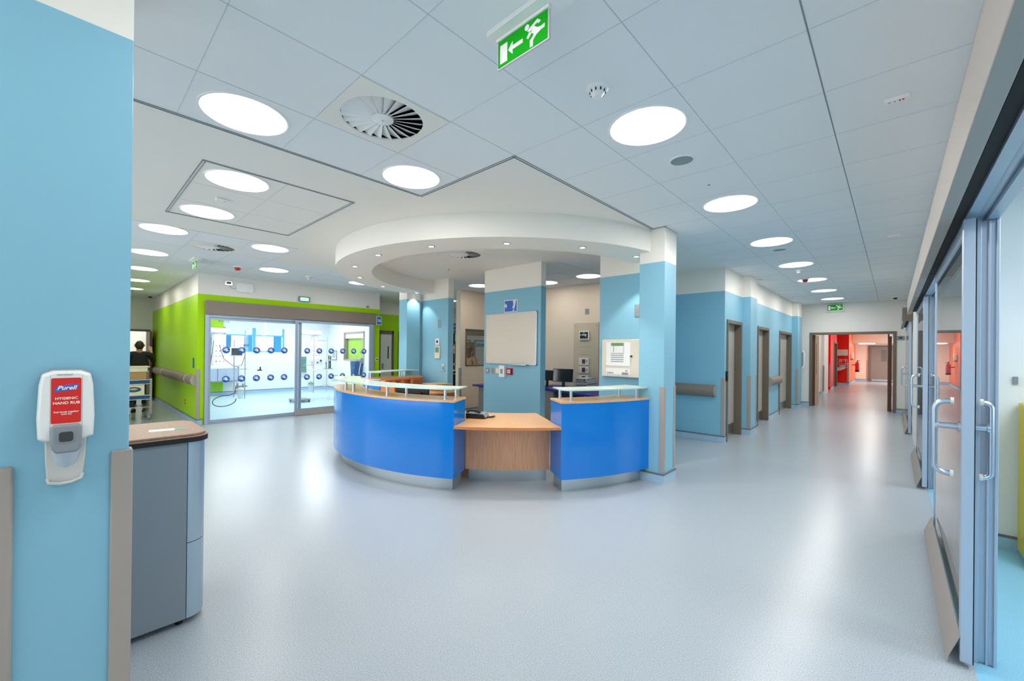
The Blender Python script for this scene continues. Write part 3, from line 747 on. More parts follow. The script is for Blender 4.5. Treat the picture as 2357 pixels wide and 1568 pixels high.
# grey instrument panel on the back wall
r = thing('control_panel','tall beige switch panel with four meter units on the cream back wall','control panel',(-4.83,7.57,.8))
x0,x1,z0,z1 = -5.145,-4.525,.80,2.14
put('backplate', MB().box(x0,x1,7.545,7.569,z0,z1), 'beige_metal', r, bevel=.004)
S = MB()
for x in (x0+.04,x1-.05):
    for z in (z0+.05,z1-.06): S.lathe([(.0001,7.540),(.011,7.542),(.012,7.545)],c=(x,0,z),n=10,axis='y')
S.box(-4.99,-4.72,7.543,7.546,1.62,1.625).box(-4.99,-4.72,7.543,7.546,1.795,1.80).box(-4.99,-4.72,7.543,7.546,1.45,1.455)
put('screws', S, 'grey_plastic', r)
def meter(zc, h, big=False):
    b = put('meter', MB().box(-4.99,-4.74,7.515,7.545,zc-h/2,zc+h/2), 'white_plastic', r, bevel=.004)
    if big:
        put('meter_face', MB().box(-4.965,-4.765,7.512,7.515,zc-.07,zc+.07), 'black', b)
        put('lamps', MB().box(-4.95,-4.94,7.509,7.512,zc-.01,zc+.03).box(-4.915,-4.80,7.509,7.512,zc,zc+.022).box(-4.88,-4.85,7.509,7.512,zc+.045,zc+.056).box(-4.83,-4.815,7.509,7.512,zc-.03,zc+.02), 'sign_white', b)
    else:
        put('meter_face', MB().box(-4.905,-4.825,7.512,7.515,zc-.048,zc+.048), 'dark_wood', b)
        put('lamps', MB().box(-4.80,-4.775,7.511,7.515,zc-.012,zc+.026).box(-4.965,-4.935,7.513,7.515,zc+.005,zc+.012), 'grey_plastic', b)
meter(1.87,.19,True)
for z in (1.31,1.13,.945): meter(z,.145)
plate('wall_socket','single steel plate above the beige switch panel','wall socket',-4.825,2.385,.09,.11,7.57)
# blue worktops in the station
r = thing('worktop','royal blue worktop along the station back wall with monitors on it','worktop',(-4.5,6.9,0))
W = [(-5.75,7.565),(-5.75,6.85),(-5.45,6.72),(-3.2,6.02),(-3.2,7.565)]
put('desk_top', MB().prism(W,.72,.76), 'navy', r, bevel=.006)
put('panel', MB().prism([(-5.7,7.5),(-5.7,6.92),(-5.42,6.8),(-5.0,6.68),(-5.0,7.5)],0,.72), 'taupe_light', r)
for x,y in ((-5.02,6.62),(-4.1,6.36),(-4.0,6.36),(-3.3,6.12)): put('leg', MB().tube([(x,y+.03,0),(x,y+.03,.72)],.018), 'steel', r)
r = thing('worktop','short royal blue worktop end showing left of the whiteboard wall','worktop',(-6.5,6.5,0))
put('desk_top', MB().box(-6.95,-5.78,6.2,6.9,.72,.76), 'navy', r, bevel=.006)
put('panel', MB().box(-6.85,-5.85,6.3,6.85,0,.72), 'taupe_light', r)
monitor('monitor','dark monitor facing the desk on the blue worktop right of the whiteboard wall',-5.02,6.98,.76,RD(12),w=.44,h=.27,tilt=-.1)
monitor('monitor','dark monitor half hidden by the right end of the whiteboard wall',-5.55,7.1,.76,RD(-6),w=.40,h=.22,tilt=-.05)
r = thing('keyboard','black keyboard in front of the monitors on the blue worktop','keyboard',(-4.85,6.75,.76),rz=RD(-16))
put('body', MB().prism(rbox(-.22,.22,-.07,.07,.01),0,.02), 'black', r, local=True)
r = thing('document_tray','white plastic document tray beside the monitor on the blue worktop','tray',(-4.62,7.2,.76))
put('tray', MB().box(-.14,.14,-.15,.15,0,.012).box(-.14,-.13,-.15,.15,0,.22).box(.13,.14,-.15,.15,0,.22).box(-.14,.14,-.15,.15,.10,.112).box(-.14,.14,-.15,.15,.21,.222), 'white_plastic', r, local=True)
# side window
r = thing('window_1', None, None, (-7.68,6.94,1.155), kind='structure')
put('frame', MB().box(-7.70,-7.585,6.545,6.575,1.14,2.045).box(-7.70,-7.585,7.305,7.33,1.14,2.045).box(-7.70,-7.585,6.545,7.33,1.14,1.165).box(-7.70,-7.585,6.545,7.33,2.02,2.045), 'frame_taupe', r)
put('pane', MB().box(-7.66,-7.65,6.57,7.31,1.16,2.02), 'glass_bay', r)
put('blind', MB().box(-7.64,-7.60,6.575,7.305,1.89,2.02), 'frame_taupe', r)

# ================================================================ CORNER GUARDS
def guard_z(name, lab, x, y, sx, sy, w, z0=.13, z1=1.10, t=.006, grp='taupe corner guards', m='taupe_light'):
    """L-shaped strip round a vertical corner at (x,y); sx,sy: which way the wall lies from the corner"""
    pts = [(x-sx*t,y-sy*t),(x+sx*w,y-sy*t),(x+sx*w,y+sy*0),(x,y),(x+sx*0,y+sy*w),(x-sx*t,y+sy*w)]
    o = put(name, MB().prism(pts,z0,z1), m, bevel=.003); tag(o, lab, 'corner guard', grp); return o
guard_z('corner_guard','taupe guard on the near blue wall\'s right corner, beside the grey bin',-1.94,.148,-1,-1,.045,z0=.02,z1=1.165,t=.010)
o = put('corner_guard', MB().box(-1.945,-1.928,-.42,-.106,.02,1.155), 'taupe_light', bevel=.008); tag(o,'wide taupe protection panel cut by the left picture edge','corner guard','taupe corner guards')
guard_z('corner_guard','taupe guard on the front corner of the right blue column',-1.945,4.69,-1,1,.05,z1=1.12)
guard_z('corner_guard','thin taupe guard on the rear corner of the right blue column',-1.945,5.03,-1,-1,.05,z1=1.12)
guard_z('corner_guard','taupe guard on the blue corner at the corridor entrance',-2.1,7.57,-1,1,.05)
guard_z('corner_guard','taupe guard on the first pilaster after the first corridor door',-1.955,8.66,-1,1,.05)
guard_z('corner_guard','thin taupe guard on the far corner of the first pilaster',-1.955,9.14,-1,-1,.05)
guard_z('corner_guard','taupe guard on the last pilaster before the double doors',-1.955,13.85,-1,1,.05)
guard_z('corner_guard','taupe guard on the green corner left of the glazed bay',-10.0,1.73,-1,1,.05)
guard_z('corner_guard','taupe guard on the cream wall end behind the control wall',-7.6,6.38,-1,1,.05)
guard_z('corner_guard','taupe guard on the first red corner beyond the double doors',-1.98,22.3,-1,1,.05)
guard_z('corner_guard','taupe guard on the grey pilaster beyond the double doors',-1.90,19.3,-1,1,.05)
guard_z('corner_guard','taupe guard on the red corner beside the wash basin',-1.62,26.4,-1,1,.07)
guard_z('corner_guard','short taupe guard near the far brown door',-1.10,31.28,-1,1,.02,z1=1.2)

# ================================================================ WALL HANDRAILS (deep rounded bumpers)
def rail_prof(d=.062, h=.205, n=14):
    return [(0,-h/2)]+[(d*(.12+.88*cos(pi*(i/n-.5))) , h/2*sin(pi*(i/n-.5))) for i in range(n+1)]+[(0,h/2)]
def rail_x(lab, x0, x1, y, z, side=-1, h=.205):
    r = thing('wall_handrail', lab, 'handrail', ((x0+x1)/2,y,z), 'deep taupe wall handrails')
    P = [(y+side*p[0]*1.5, z+p[1]) for p in rail_prof(h=h)]
    put('rail', MB().prism(P,x0+.02,x1-.02,axis='x'), 'taupe', r)
    for x in (x0,x1-.02): put('end_cap', MB().prism(P,x,x+.02,axis='x'), 'taupe_light', r, bevel=.004)
    return r
rail_x('wide taupe handrail on the blue wall between the column and corridor corner',-3.05,-2.225,7.57,.865)
def rail_y(lab, y0, y1, x, z, h=.205):
    r = thing('wall_handrail', lab, 'handrail', (x,(y0+y1)/2,z), 'deep taupe wall handrails')
    P = [(x+p[0]*1.5, z+p[1]) for p in rail_prof(h=h)]
    put('rail', MB().prism(P,y0+.02,y1-.02,axis='y'), 'taupe', r)
    for y in (y0,y1-.02): put('end_cap', MB().prism(P,y,y+.02,axis='y'), 'taupe_light', r, bevel=.004)
    return r
rail_y('short taupe handrail between the second and third corridor doors',10.95,12.08,-2.1,.875)
r = rail_x('long taupe handrail with pale joints on the green corridor wall',-15.4,-10.08,1.73,.865)
for x in (-13.9,-10.75): put('joint_ring', MB().prism([(1.73-p[0]*1.56,.865+p[1]*1.02) for p in rail_prof()],x,x+.03,axis='x'), 'cream_plastic', r)

# ================================================================ DOORS ALONG THE CORRIDOR
def corridor_door(n, y0, y1, lab, recess, kick, edge='grey_door', vision=False):
    r = thing('door_%d'%n, lab, 'door', (-2.1,(y0+y1)/2,0), kind='structure'); X = -2.1
    put('frame', MB().box(X-.17,X+.02,y0-.05,y0+.006,0,2.10).box(X-.17,X+.02,y1-.006,y1+.05,0,2.10).box(X-.17,X+.02,y0,y1,2.04,2.10).box(X-.17,X-.12,y0,y0+.025,0,2.05).box(X-.17,X-.12,y1-.025,y1,0,2.05), 'frame_taupe', r, bevel=.002)
    lf = put('leaf', MB().box(X-.145,X-.10,y0+.008,y1-.008,.01,2.04), edge, r, bevel=.002)
    if kick: put('kick_plate', MB().box(X-.10,X-.097,y0+.02,y1-.02,.02,.22), 'steel', lf)
    put('handle', MB().tube([(X-.10,y0+.08,1.0),(X-.05,y0+.08,1.0),(X-.05,y0+.2,1.0)],.01), 'steel', lf)
    put('edge_strip', MB().box(X-.101,X-.095,y0+.008,y0+.035,.01,2.04), 'dark_wood', lf)
    if vision: put('vision_panel', MB().box(X-.10,X-.098,y0+.15,y0+.27,.9,1.8), 'dark_glass', lf)
    return r
corridor_door(1,7.73,8.55,'first grey door in a taupe frame along the blue corridor wall',.15,True)
corridor_door(2,9.90,10.85,'second grey door in a taupe frame, between pilaster and short handrail',.15,True)
corridor_door(3,12.15,13.70,'third and widest grey door, last before the double doors',.15,True,vision=True)
r = thing('card_reader','black card reader beside the first corridor door','card reader',(-2.1,7.665,1.13))
put('housing', MB().box(0,.03,-.03,.03,-.08,.08), 'black', r, local=True, bevel=.005)
r = thing('wall_phone','white wall handset at the end of the blue corridor wall','wall phone',(-1.99,14.5,1.35))
put('cradle', MB().box(.0,.05,.02,.14,-.22,.22).xf(Matrix.Translation((.0,-.02,0))), 'grey_plastic', r, local=True, bevel=.008)
put('handset', MB().tube([(.06,0,.26),(.10,0,.18),(.10,0,-.14),(.06,0,-.24)],[.03,.02,.02,.03],n=10), 'white_plastic', r, local=True)

# double doorway in the far wall, both leaves folded back
r = thing('door_4','wide double doorway with taupe frame into the red corridor','doorway',(-.875,14.85,0),kind='structure')
put('frame', MB().box(-1.81,-1.745,14.83,15.02,0,2.15).box(-.005,.06,14.83,15.02,0,2.15).box(-1.75,0,14.83,15.02,2.085,2.15), 'frame_taupe', r, bevel=.002)
lf = put('leaf', MB().box(-1.74,-1.695,15.0,15.88,.01,2.08), 'door_veneer', r, bevel=.002, label='left leaf standing open')
put('lipping', MB().box(-1.742,-1.69,14.985,15.0,.01,2.08), 'dark_wood', lf)
put('vision_panel', MB().box(-1.695,-1.692,15.2,15.34,.9,1.85), 'dark_wood', lf)
lf = put('leaf', MB().box(-.075,-.03,15.0,15.88,.01,2.08), 'dark_wood', r, bevel=.002, label='right leaf standing open')
put('lipping', MB().box(-.11,-.075,14.985,15.03,.01,2.08), 'dark_wood', lf)
put('closer', MB().box(-.075,-.03,14.97,15.2,2.02,2.08), 'steel', lf)
# green exit sign over it and far devices
# ================================================================ EXIT SIGNS
def exit_sign(lab, x, y, z0, w=.30, h=.127, ceil=True):
    """plate hangs in a plane y = const, facing -y; picture: door left, arrow left, running figure"""
    r = thing('exit_sign', lab, 'exit sign', (x,y,z0), 'green exit signs')
    put('plate', MB().box(0,w,-.004,.004,0,h), 'dispenser_clear', r, local=True)
    put('green_field', MB().box(.006,w-.008,-.0065,-.004,.007,h-.002), 'sign_green', r, local=True)
    P = MB(); Y0,Y1 = -.0085,-.0065
    def q(pts): P.prism([(a*w,b*h) for a,b in pts],Y0,Y1,axis='y')
    q([(.07,.14),(.215,.14),(.215,.80),(.07,.80)])
    q([(.235,.47),(.325,.70),(.325,.545),(.525,.545),(.525,.41),(.325,.41),(.325,.25)])
    P.prism([(a*w*1.0+.605*w, b*h+.82*h) for a,b in [(cos(t)*.042,sin(t)*.10) for t in [2*pi*i/16 for i in range(16)]]],Y0,Y1,axis='y')
    q([(.61,.69),(.70,.78),(.80,.88),(.86,.76),(.82,.70),(.80,.76),(.74,.72),(.80,.60),(.86,.56),(.93,.58),(.93,.46),(.86,.44),(.78,.38),(.73,.46)])
    q([(.74,.46),(.70,.36),(.66,.30),(.665,.07),(.72,.07),(.72,.26),(.78,.38)])
    q([(.65,.62),(.60,.46),(.63,.40),(.685,.52),(.70,.64)])
    put('pictogram', P, 'sign_white', r, local=True, smooth=False)
    if ceil:
        put('light_bar', MB().box(-.004,w+.004,-.014,.014,h,h+.014), 'white_plastic', r, local=True, bevel=.003)
        if z0+h+.02 < HC: put('housing', MB().prism(rbox(-.035,w+.10,-.055,.055,.02),h+.014,HC-z0), 'white_plastic', r, local=True)
    return r
exit_sign('large green exit sign hanging from the ceiling at top centre','' and 0 or -1.352,1.345,2.812)
exit_sign('small green exit sign seen nearly edge-on, above the green corridor corner',-8.63,1.42,2.812)
r = exit_sign('green exit sign on the wall above the double doors at the corridor end',-1.40,14.78,2.755,w=.36,h=.18,ceil=False)
put('housing', MB().box(-.01,.37,-.003,.065,-.02,.19), 'white_plastic', r, local=True)

# ================================================================ CEILING DEVICES
def detector(lab, x, y, s=1.0, red=False):
    r = thing('smoke_detector' if not red else 'alarm_sounder', lab, 'smoke detector' if not red else 'alarm', (x,y,HC))
    put('base', MB().lathe([(.0001,0),(.052*s,0),(.052*s,-.014*s),(.044*s,-.02*s),(.0001,-.02*s)][::-1],n=28), 'white_plastic', r, local=True)
    if red: put('lens', MB().lathe([(.038*s,-.018*s),(.032*s,-.05*s),(.022*s,-.056*s),(.0001,-.058*s)],n=24), 'red_plastic', r, local=True)
    else:
        put('head', MB().lathe([(.040*s,-.018*s),(.034*s,-.036*s),(.022*s,-.05*s),(.020*s,-.054*s),(.0001,-.054*s)],n=28), 'white_plastic', r, local=True)
        V = MB()
        for i in range(10):
            a = 2*pi*i/10; V.box(.033*s,.0385*s,-.003*s,.003*s,-.036*s,-.024*s); V.xf(Matrix.Rotation(a,4,'Z'), len(V.v)-8)
        put('vents', V, 'black_matte', r, local=True)
    return r
detector('white smoke detector hanging right of the large exit sign',-1.20,1.965,1.15)
detector('smoke detector on the ceiling between the fourth and fifth corridor lights',-1.21,8.57,1.1)
detector('tiny detector on the tiled ceiling before the glazed bay',-8.62,3.28,1.2)
detector('red-lensed alarm sounder beside the fifth corridor light',-1.25,9.62,1.3,True)
detector('red-lensed alarm sounder above the green corner',-8.58,2.05,1.35,True)
def speaker(lab,x,y):
    r = thing('ceiling_speaker', lab, 'ceiling speaker', (x,y,HC), 'round ceiling speakers')
    put('rim', MB().lathe([(.078,-.001),(.080,-.006),(.092,-.005),(.094,0),(.078,-.001)],n=32), 'white_plastic', r, local=True)
    put('grille', MB().lathe([(.0001,-.003),(.078,-.003),(.078,-.0005)],n=32), 'grey_plastic', r, local=True)
speaker('round grey ceiling speaker between the first two corridor lights',-1.185,3.15)
speaker('round grey ceiling speaker after the third corridor light',-1.179,6.76)
def bed_marker(lab, x, y, rot=0):
    r = thing('emergency_light', lab, 'emergency light', (x,y,HC), 'slim white ceiling modules', rz=rot)
    put('body', MB().box(-.055,.055,-.02,.02,-.022,0), 'white_plastic', r, local=True, bevel=.003)
    put('marks', MB().box(-.035,-.028,-.006,.004,-.0228,-.022).box(-.012,-.006,-.004,.006,-.0228,-.022).box(.008,.016,-.009,.009,-.0228,-.022).box(.022,.030,-.009,.009,-.0228,-.022), 'red_plastic', r, local=True)
bed_marker('white ceiling module with red marks nearest the sliding door header',.006,3.17)
bed_marker('second white ceiling module along the sliding door header',-.002,6.81)
bed_marker('third white ceiling module, far down by the header',-.005,10.4)
bed_marker('white ceiling module inside the access panel between its two lights',-4.83,1.02,RD(90))
bed_marker('white ceiling module near the blue corridor corner',-1.95,6.86)
bed_marker('white ceiling module above the second corridor door',-1.93,9.2)
bed_marker('white ceiling module above the last pilaster',-1.93,12.6)
r = thing('indicator','tiny green indicator light in the ceiling before the second corridor light','indicator',(-1.182,3.768,HC))
put('bezel', MB().lathe([(.0001,-.004),(.009,-.003),(.011,0)],n=14), 'sign_green', r, local=True)
def cam_dome(lab,x,y):
    r = thing('security_camera', lab,'camera',(x,y,HC)); put('base', MB().lathe([(.0001,-.012),(.06,-.012),(.062,0)],n=20), 'white_plastic', r, local=True); put('dome', MB().ball((0,0,-.012),(.045,.045,.04)), 'black', r, local=True)
cam_dome('black dome camera on the ceiling just left of the far header end',.03,14.2)
cam_dome('black dome camera on the ceiling at the end of the green corridor',-15.6,1.6)
r = thing('sprinkler','tiny sprinkler head in the smooth ceiling inside the bulkhead ring','sprinkler',(-5.86,4.63,HC))
put('head', MB().lathe([(.0001,-.03),(.012,-.03),(.006,-.02),(.006,-.006),(.03,-.004),(.032,0)],n=16), 'steel', r, local=True)

# ================================================================ NUMBER SIGNS
def number_sign(lab, body, c, right, w=.15, h=.22):
    r = thing('number_sign', lab, 'sign', c); R = Vector(right); U = Vector((0,0,1)); N = R.cross(U)
    def slab(name, hw, hh, t0, t1, m):
        vs = []
        for s in (-1,1):
            for u in (-1,1):
                for t in (t0,t1): vs.append(R*hw*s+U*hh*u+N*t)
        put(name, MB().add(vs,[(0,1,3,2),(4,6,7,5),(0,4,5,1),(2,3,7,6),(0,2,6,4),(1,5,7,3)]), m, r, local=True, smooth=False)
    slab('plate', w/2, h/2, 0, .004, 'sign_white'); slab('field', w/2-.01, h/2-.01, .004, .006, 'sign_blue')
    if body: text('number', body, .105, Vector(c)+N*.0066+U*.0, R, U, 'sign_white', r, bold=.002)
    return r
number_sign('blue sign reading 16 at the right end of the taupe header','16',(-9.90,5.545,2.275),(0,1,0))
number_sign('blue sign reading 17 glimpsed between the control wall and the cream wall','17',(-11.085,9.02,2.34),(0,1,0),w=.17,h=.24)
number_sign('blue sign on the near sliding door header, cut by the top right corner',None,(.156,.86,2.30),(0,-1,0))

# ================================================================ NEAR LEFT: sanitiser and bin
mat('scoop_clear', (190,200,212), .12, spec=.8)
r = thing('hand_sanitiser','white hand sanitiser dispenser with red label and clear drip tray on the near blue wall','hand sanitiser dispenser',(-1.94,0,1.09))
X = -1.94
def bulge(y0,y1,z0,z1,prof,n=14,side=.0):
    """box whose front bows out: prof(f) gives depth"""
    pass
B = MB()
out = [(-.046,1.228),(-.059,1.236),(-.0615,1.30),(-.0575,1.40),(-.052,1.432),(-.030,1.4425),(.030,1.4425),(.052,1.432),(.0575,1.40),(.0615,1.30),(.059,1.236),(.040,1.228)]
def loft(mb, outline, layers, m=0):
    """outline in (y,z) scaled about its centre per layer (x, scale y, scale z)"""
    cy_ = sum(p[0] for p in outline)/len(outline); cz = sum(p[1] for p in outline)/len(outline); n = len(outline); vs = []
    for (x,sy,sz) in layers: vs += [(x, cy_+(p[0]-cy_)*sy, cz+(p[1]-cz)*sz) for p in outline]
    a = sum(outline[i][0]*outline[(i+1)%n][1]-outline[(i+1)%n][0]*outline[i][1] for i in range(n)); fs = []
    for k in range(len(layers)-1):
        for j in range(n):
            f = (k*n+j, k*n+(j+1)%n, (k+1)*n+(j+1)%n, (k+1)*n+j); fs.append(f if a > 0 else f[::-1])
    top = tuple(range((len(layers)-1)*n, len(layers)*n)); bot = tuple(range(n))[::-1]
    fs += [top,bot] if a > 0 else [top[::-1],bot[::-1]]
    return mb.add(vs, fs, m)
put('back_plate', loft(MB(), [(y*1.02,z+.004 if z > 1.35 else z) for y,z in out], [(X,1,1),(X+.03,1,1)]), 'grey_plastic', r, bevel=.004)
put('cover', loft(MB(), out, [(X+.03,1.0,1.0),(X+.062,1.0,1.0),(X+.076,.965,.975),(X+.082,.90,.94)]), 'white_plastic', r, bevel=.003)
put('seams', MB().box(X+.060,X+.0822,-.0338,-.0332,1.232,1.43).box(X+.060,X+.0822,.0332,.0338,1.232,1.43), 'grey_plastic', r)
lb = put('label', MB().prism(rbox(-.032,.031,1.283,1.421,.004),X+.0822,X+.0832,axis='x'), 'red_label', r, label='red printed label')
XL = X+.0835
put('logo_field', MB().prism([(-.0255,1.378),(-.0225,1.396),(-.0005,1.399),(.0255,1.402),(.0225,1.386),(-.002,1.381)],X+.0832,XL,axis='x'), 'sign_blue', lb)
put('logo_swoosh', MB().prism([(-.006,1.398),(.004,1.4035),(.013,1.4045),(.011,1.4005)],XL,XL+.0002,axis='x'), 'pink', lb)
text('logo_lettering','Purell',.0172,(XL+.0004,0,1.3905),(0,1,0),(0,.06,1),'sign_white',lb,depth=.0002,bold=.0004,shear=.25)
text('lettering','HYGIENIC',.0105,(XL,.0,1.3585),(0,1,0),(0,0,1),'sign_white',lb,depth=.0002,bold=.0002,wide=1.0)
text('lettering','HAND RUB',.0112,(XL,.0,1.3445),(0,1,0),(0,0,1),'sign_white',lb,depth=.0002,bold=.0002,wide=1.0)
text('lettering','Rub hands together\nuntil dry',.0066,(XL,.0,1.3140),(0,1,0),(0,0,1),'sign_white',lb,depth=.0002,bold=.00015)
text('maker_lettering','servisol',.0088,(X+.0828,-.004,1.4315),(0,1,0),(0,0,1),'grey_plastic',r,depth=.0002,wide=1.25)
PU = [(-.031,1.208),(-.0335,1.27),(-.028,1.2795),(.028,1.2795),(.0335,1.27),(.033,1.208),(.024,1.1925),(-.022,1.1925)]
put('push_bar', loft(MB(), PU, [(X+.04,1,1),(X+.088,1,1),(X+.096,.93,.95)]), 'grey_plastic', r, bevel=.004)
put('sight_window', MB().prism(rbox(-.0175,.0175,1.225,1.261,.008),X+.096,X+.098,axis='x').prism(rbox(-.015,.015,1.228,1.258,.007),X+.098,X+.0985,axis='x',m=1), ['grey_plastic','dark_glass'], r)
TO = [(-.0455,1.240),(-.0445,1.165),(-.0405,1.098),(-.0385,1.086),(-.015,1.0815),(.015,1.0835),(.0345,1.090),(.0375,1.100),(.043,1.165),(.0455,1.240)]
dt = put('drip_tray', loft(MB(), TO, [(X,1,1),(X+.014,1,1),(X+.019,.965,.975)]), 'dispenser_clear', r, label='translucent grey drip tray', bevel=.002)
S_ = MB(); n = 18; k = 10; vs = []       # bulging scoop in the middle of the tray
for i in range(k+1):
    f = i/k; hw = .034*math.sqrt(max(0,1-f**2.4)); z = 1.225-.092*f
    for j in range(n+1):
        a = pi*j/n; vs.append((X+.018+(.026*(1-f**2)+.001)*sin(a), -hw*cos(a), z))
fs = [(i*(n+1)+j, (i+1)*(n+1)+j, (i+1)*(n+1)+j+1, i*(n+1)+j+1) for i in range(k) for j in range(n)]
put('scoop', S_.add(vs,fs), 'scoop_clear', dt, label='clear inner scoop')
put('lip', MB().tube([(X+.016,-.0385,1.104),(X+.030,-.036,1.094),(X+.034,-.012,1.0885),(X+.034,.012,1.0895),(X+.030,.033,1.097),(X+.016,.0365,1.107)],.0045,n=10), 'dispenser_clear', dt)

# recycling bin cabinet
r = thing('waste_bin','tall grey bin cabinet with brown wood-look top behind the near blue wall','bin',(-3.1,.2,0))
bx0,bx1,by0,by1 = -3.39,-2.83,-.25,.545
def binpoly(e=0,y0=by0,yc=.47):            # plan: straight sides, rounded front end toward +y
    pts = [(bx0-e,y0-e),(bx1+e,y0-e)]
    for i in range(9):
        a = RD(90*i/8); pts.append((bx1+e-.10+.10*cos(a), by1+e-.085+.085*sin(a)))
    for i in range(9):
        a = RD(90+90*i/8); pts.append((bx0-e+.10+.10*cos(a), by1+e-.085+.085*sin(a)))
    return pts
put('body', MB().box(bx0,bx1,by0,.452,.035,1.0), 'bin_grey', r)
fp = [p for p in binpoly() if p[1] > .44]; fp = [(bx1,.455)]+fp+[(bx0,.455)]
put('front', MB().prism(fp,.035,.445).prism(fp,.449,1.0), 'bin_silver', r, label='silver curved front doors')
put('top', MB().prism(binpoly(.006),1.0,1.012,0).prism(binpoly(.012),1.012,1.032,1).prism(binpoly(.004),1.032,1.045,1), ['black','bin_top'], r, bevel=.003)
put('top_band', MB().prism(binpoly(.0125),1.0,1.026), 'black_matte', r)
put('seam', MB().box(bx0+.05,bx1-.05,.118,.121,1.0445,1.0455), 'black_matte', r)
put('sticker', MB().prism([(-3.10,.32),(-3.03,.31),(-3.0,.47),(-3.07,.48)],1.0452,1.0458,0).prism([(-3.078,.43),(-3.008,.42),(-3.0,.47),(-3.07,.48)],1.0458,1.0462,1), ['paper','green_plastic'], r)
for x in (bx0+.06,bx1-.05):
    for y in (by0+.06,.43): put('foot', MB().lathe([(.0001,0),(.018,0),(.018,.035),(.0001,.035)],c=(x,y,0),n=14), 'black', r)

# ================================================================ BAY SIXTEEN: glazed sliding front
r = thing('door_5','glazed sliding bay front with a taupe header in the green wall','sliding door',(-10,3.6,0),kind='structure')
X = -9.985
put('header', MB().box(-10.0,-9.90,1.84,5.50,2.185,2.455), 'taupe', r, bevel=.004)
put('frame', MB().box(-10.06,-9.95,1.845,1.905,0,2.20).box(-10.06,-9.95,5.405,5.455,0,2.20).box(-10.057,-9.953,1.9,5.41,2.13,2.198).box(-10.05,-9.97,1.9,3.6,0,.018), 'aluminium_matte', r, bevel=.003)
# fixed left pane
lf = put('leaf', MB().box(-10.02,-9.985,1.905,1.945,.02,2.13).box(-10.02,-9.985,3.60,3.66,.02,2.13).box(-10.018,-9.987,1.94,3.605,.022,.075).box(-10.018,-9.987,1.94,3.605,2.08,2.128), 'aluminium_matte', r, bevel=.002, label='fixed left pane frame')
put('pane', MB().box(-10.006,-9.998,1.945,3.60,.075,2.08), 'glass_clear', lf)
def handprint(mb, y, z, R, x):
    """white open-hand shape: palm and five spread fingers"""
    pts = []
    mb.prism([(y+.33*R*cos(2*pi*i/14)+.05*R, z+.30*R*sin(2*pi*i/14)-.05*R) for i in range(14)],x,x+.0015,axis='x',m=0)
    for a,l,w_ in ((175,.78,.13),(135,.80,.12),(95,.78,.12),(55,.72,.12),(-15,.70,.14),(-60,.55,.12)):
        c,s = cos(RD(a)),sin(RD(a))
        mb.prism([(y+.05*R+R*(.15*c-w_*s),z-.05*R+R*(.15*s+w_*c)),(y+R*(l*c-w_*.8*s),z+R*(l*s+w_*.8*c)),(y+R*((l+.07)*c),z+R*((l+.07)*s)),(y+R*(l*c+w_*.8*s),z+R*(l*s-w_*.8*c)),(y+.05*R+R*(.15*c+w_*s),z-.05*R+R*(.15*s-w_*c))],x+.0002,x+.0017,axis='x',m=0)
def sticker(leaf, y, z, x, R=.068):
    o = put('sticker', MB().prism(disc((y,z),R,28),x,x+.0015,axis='x'), 'sticker_blue', leaf)
    h = MB(); handprint(h,y,z,R*.92,x+.0012); put('hand_symbol', h, 'sign_white', o)
for y in (2.205,2.48,2.755,3.03,3.30):
    for z in (1.475,.880): sticker(lf,y,z,-9.998)
text('lettering','K2172',.07,(-9.995,2.16,2.06),(0,1,0),(0,0,1),'sign_blue',lf)
# sliding right leaf, slightly proud
lf = put('leaf', MB().box(-9.95,-9.915,3.50,3.56,.10,2.165).box(-9.95,-9.915,5.29,5.40,.10,2.165).box(-9.947,-9.918,3.55,5.30,.102,.15).box(-9.947,-9.918,3.55,5.30,2.11,2.163), 'aluminium_matte', r, bevel=.002, label='sliding right leaf frame')
put('pane', MB().box(-9.94,-9.932,3.56,5.29,.15,2.11), 'glass_clear', lf)
put('foot_guard', MB().prism([(-9.948,.12),(-9.90,.10),(-9.87,.008),(-9.948,.008)],3.50,5.40,axis='y'), 'taupe_light', lf)
for y in (3.765,4.04,4.32,4.60,4.88,5.155):
    for z in (1.47,.865): sticker(lf,y,z,-9.932,.066)
# devices on the wall above
r = thing('wireless_box','white rounded wireless box with a cable above the taupe header','wireless box',(-10,2.52,2.78))
put('housing', MB().prism(rbox(-.155,.155,-.10,.10,.05),0,.05,axis='x'), 'white_plastic', r, local=True, bevel=.01)
put('emblem', MB().prism(disc((0,0),.03,20),.05,.052,axis='x'), 'sign_white', r, local=True)
put('cable', MB().tube([(.01,-.155,-.01),(.012,-.19,-.045),(.012,-.24,-.03),(.012,-.275,.03)],.004,n=8), 'grey_plastic', r, local=True)
def socket_x(lab, x, y, z, w=.13, h=.09, m='steel', name='wall_socket', cat='wall socket', knob='black'):
    q = thing(name, lab, cat, (x,y,z)); put('plate', MB().box(0,.012,-w/2,w/2,-h/2,h/2), m, q, local=True, bevel=.002)
    put('rocker', MB().box(.012,.018,-w*.28,w*.28,-h*.2,h*.2), knob, q, local=True); return q
socket_x('double socket plate left of the white wireless box',-10.0,2.235,2.85)
socket_x('cream plate above the right end of the taupe header',-10.0,5.27,2.62,.11,.09,'cream_plastic',knob='taupe')
socket_x('small black-buttoned plate right of the glazed bay below the 16 sign',-10.0,5.545,1.26,.06,.09,'white_plastic','door_switch','switch')
r = thing('indicator_light','small green-lit emergency unit on the white band above the taupe header','emergency light',(-10,3.70,2.66))
put('housing', MB().box(0,.05,-.125,.125,-.06,.06), 'grey_plastic', r, local=True, bevel=.006)
put('lens', MB().box(.05,.055,-.09,.09,-.04,.035), 'indicator_glow', r, local=True)
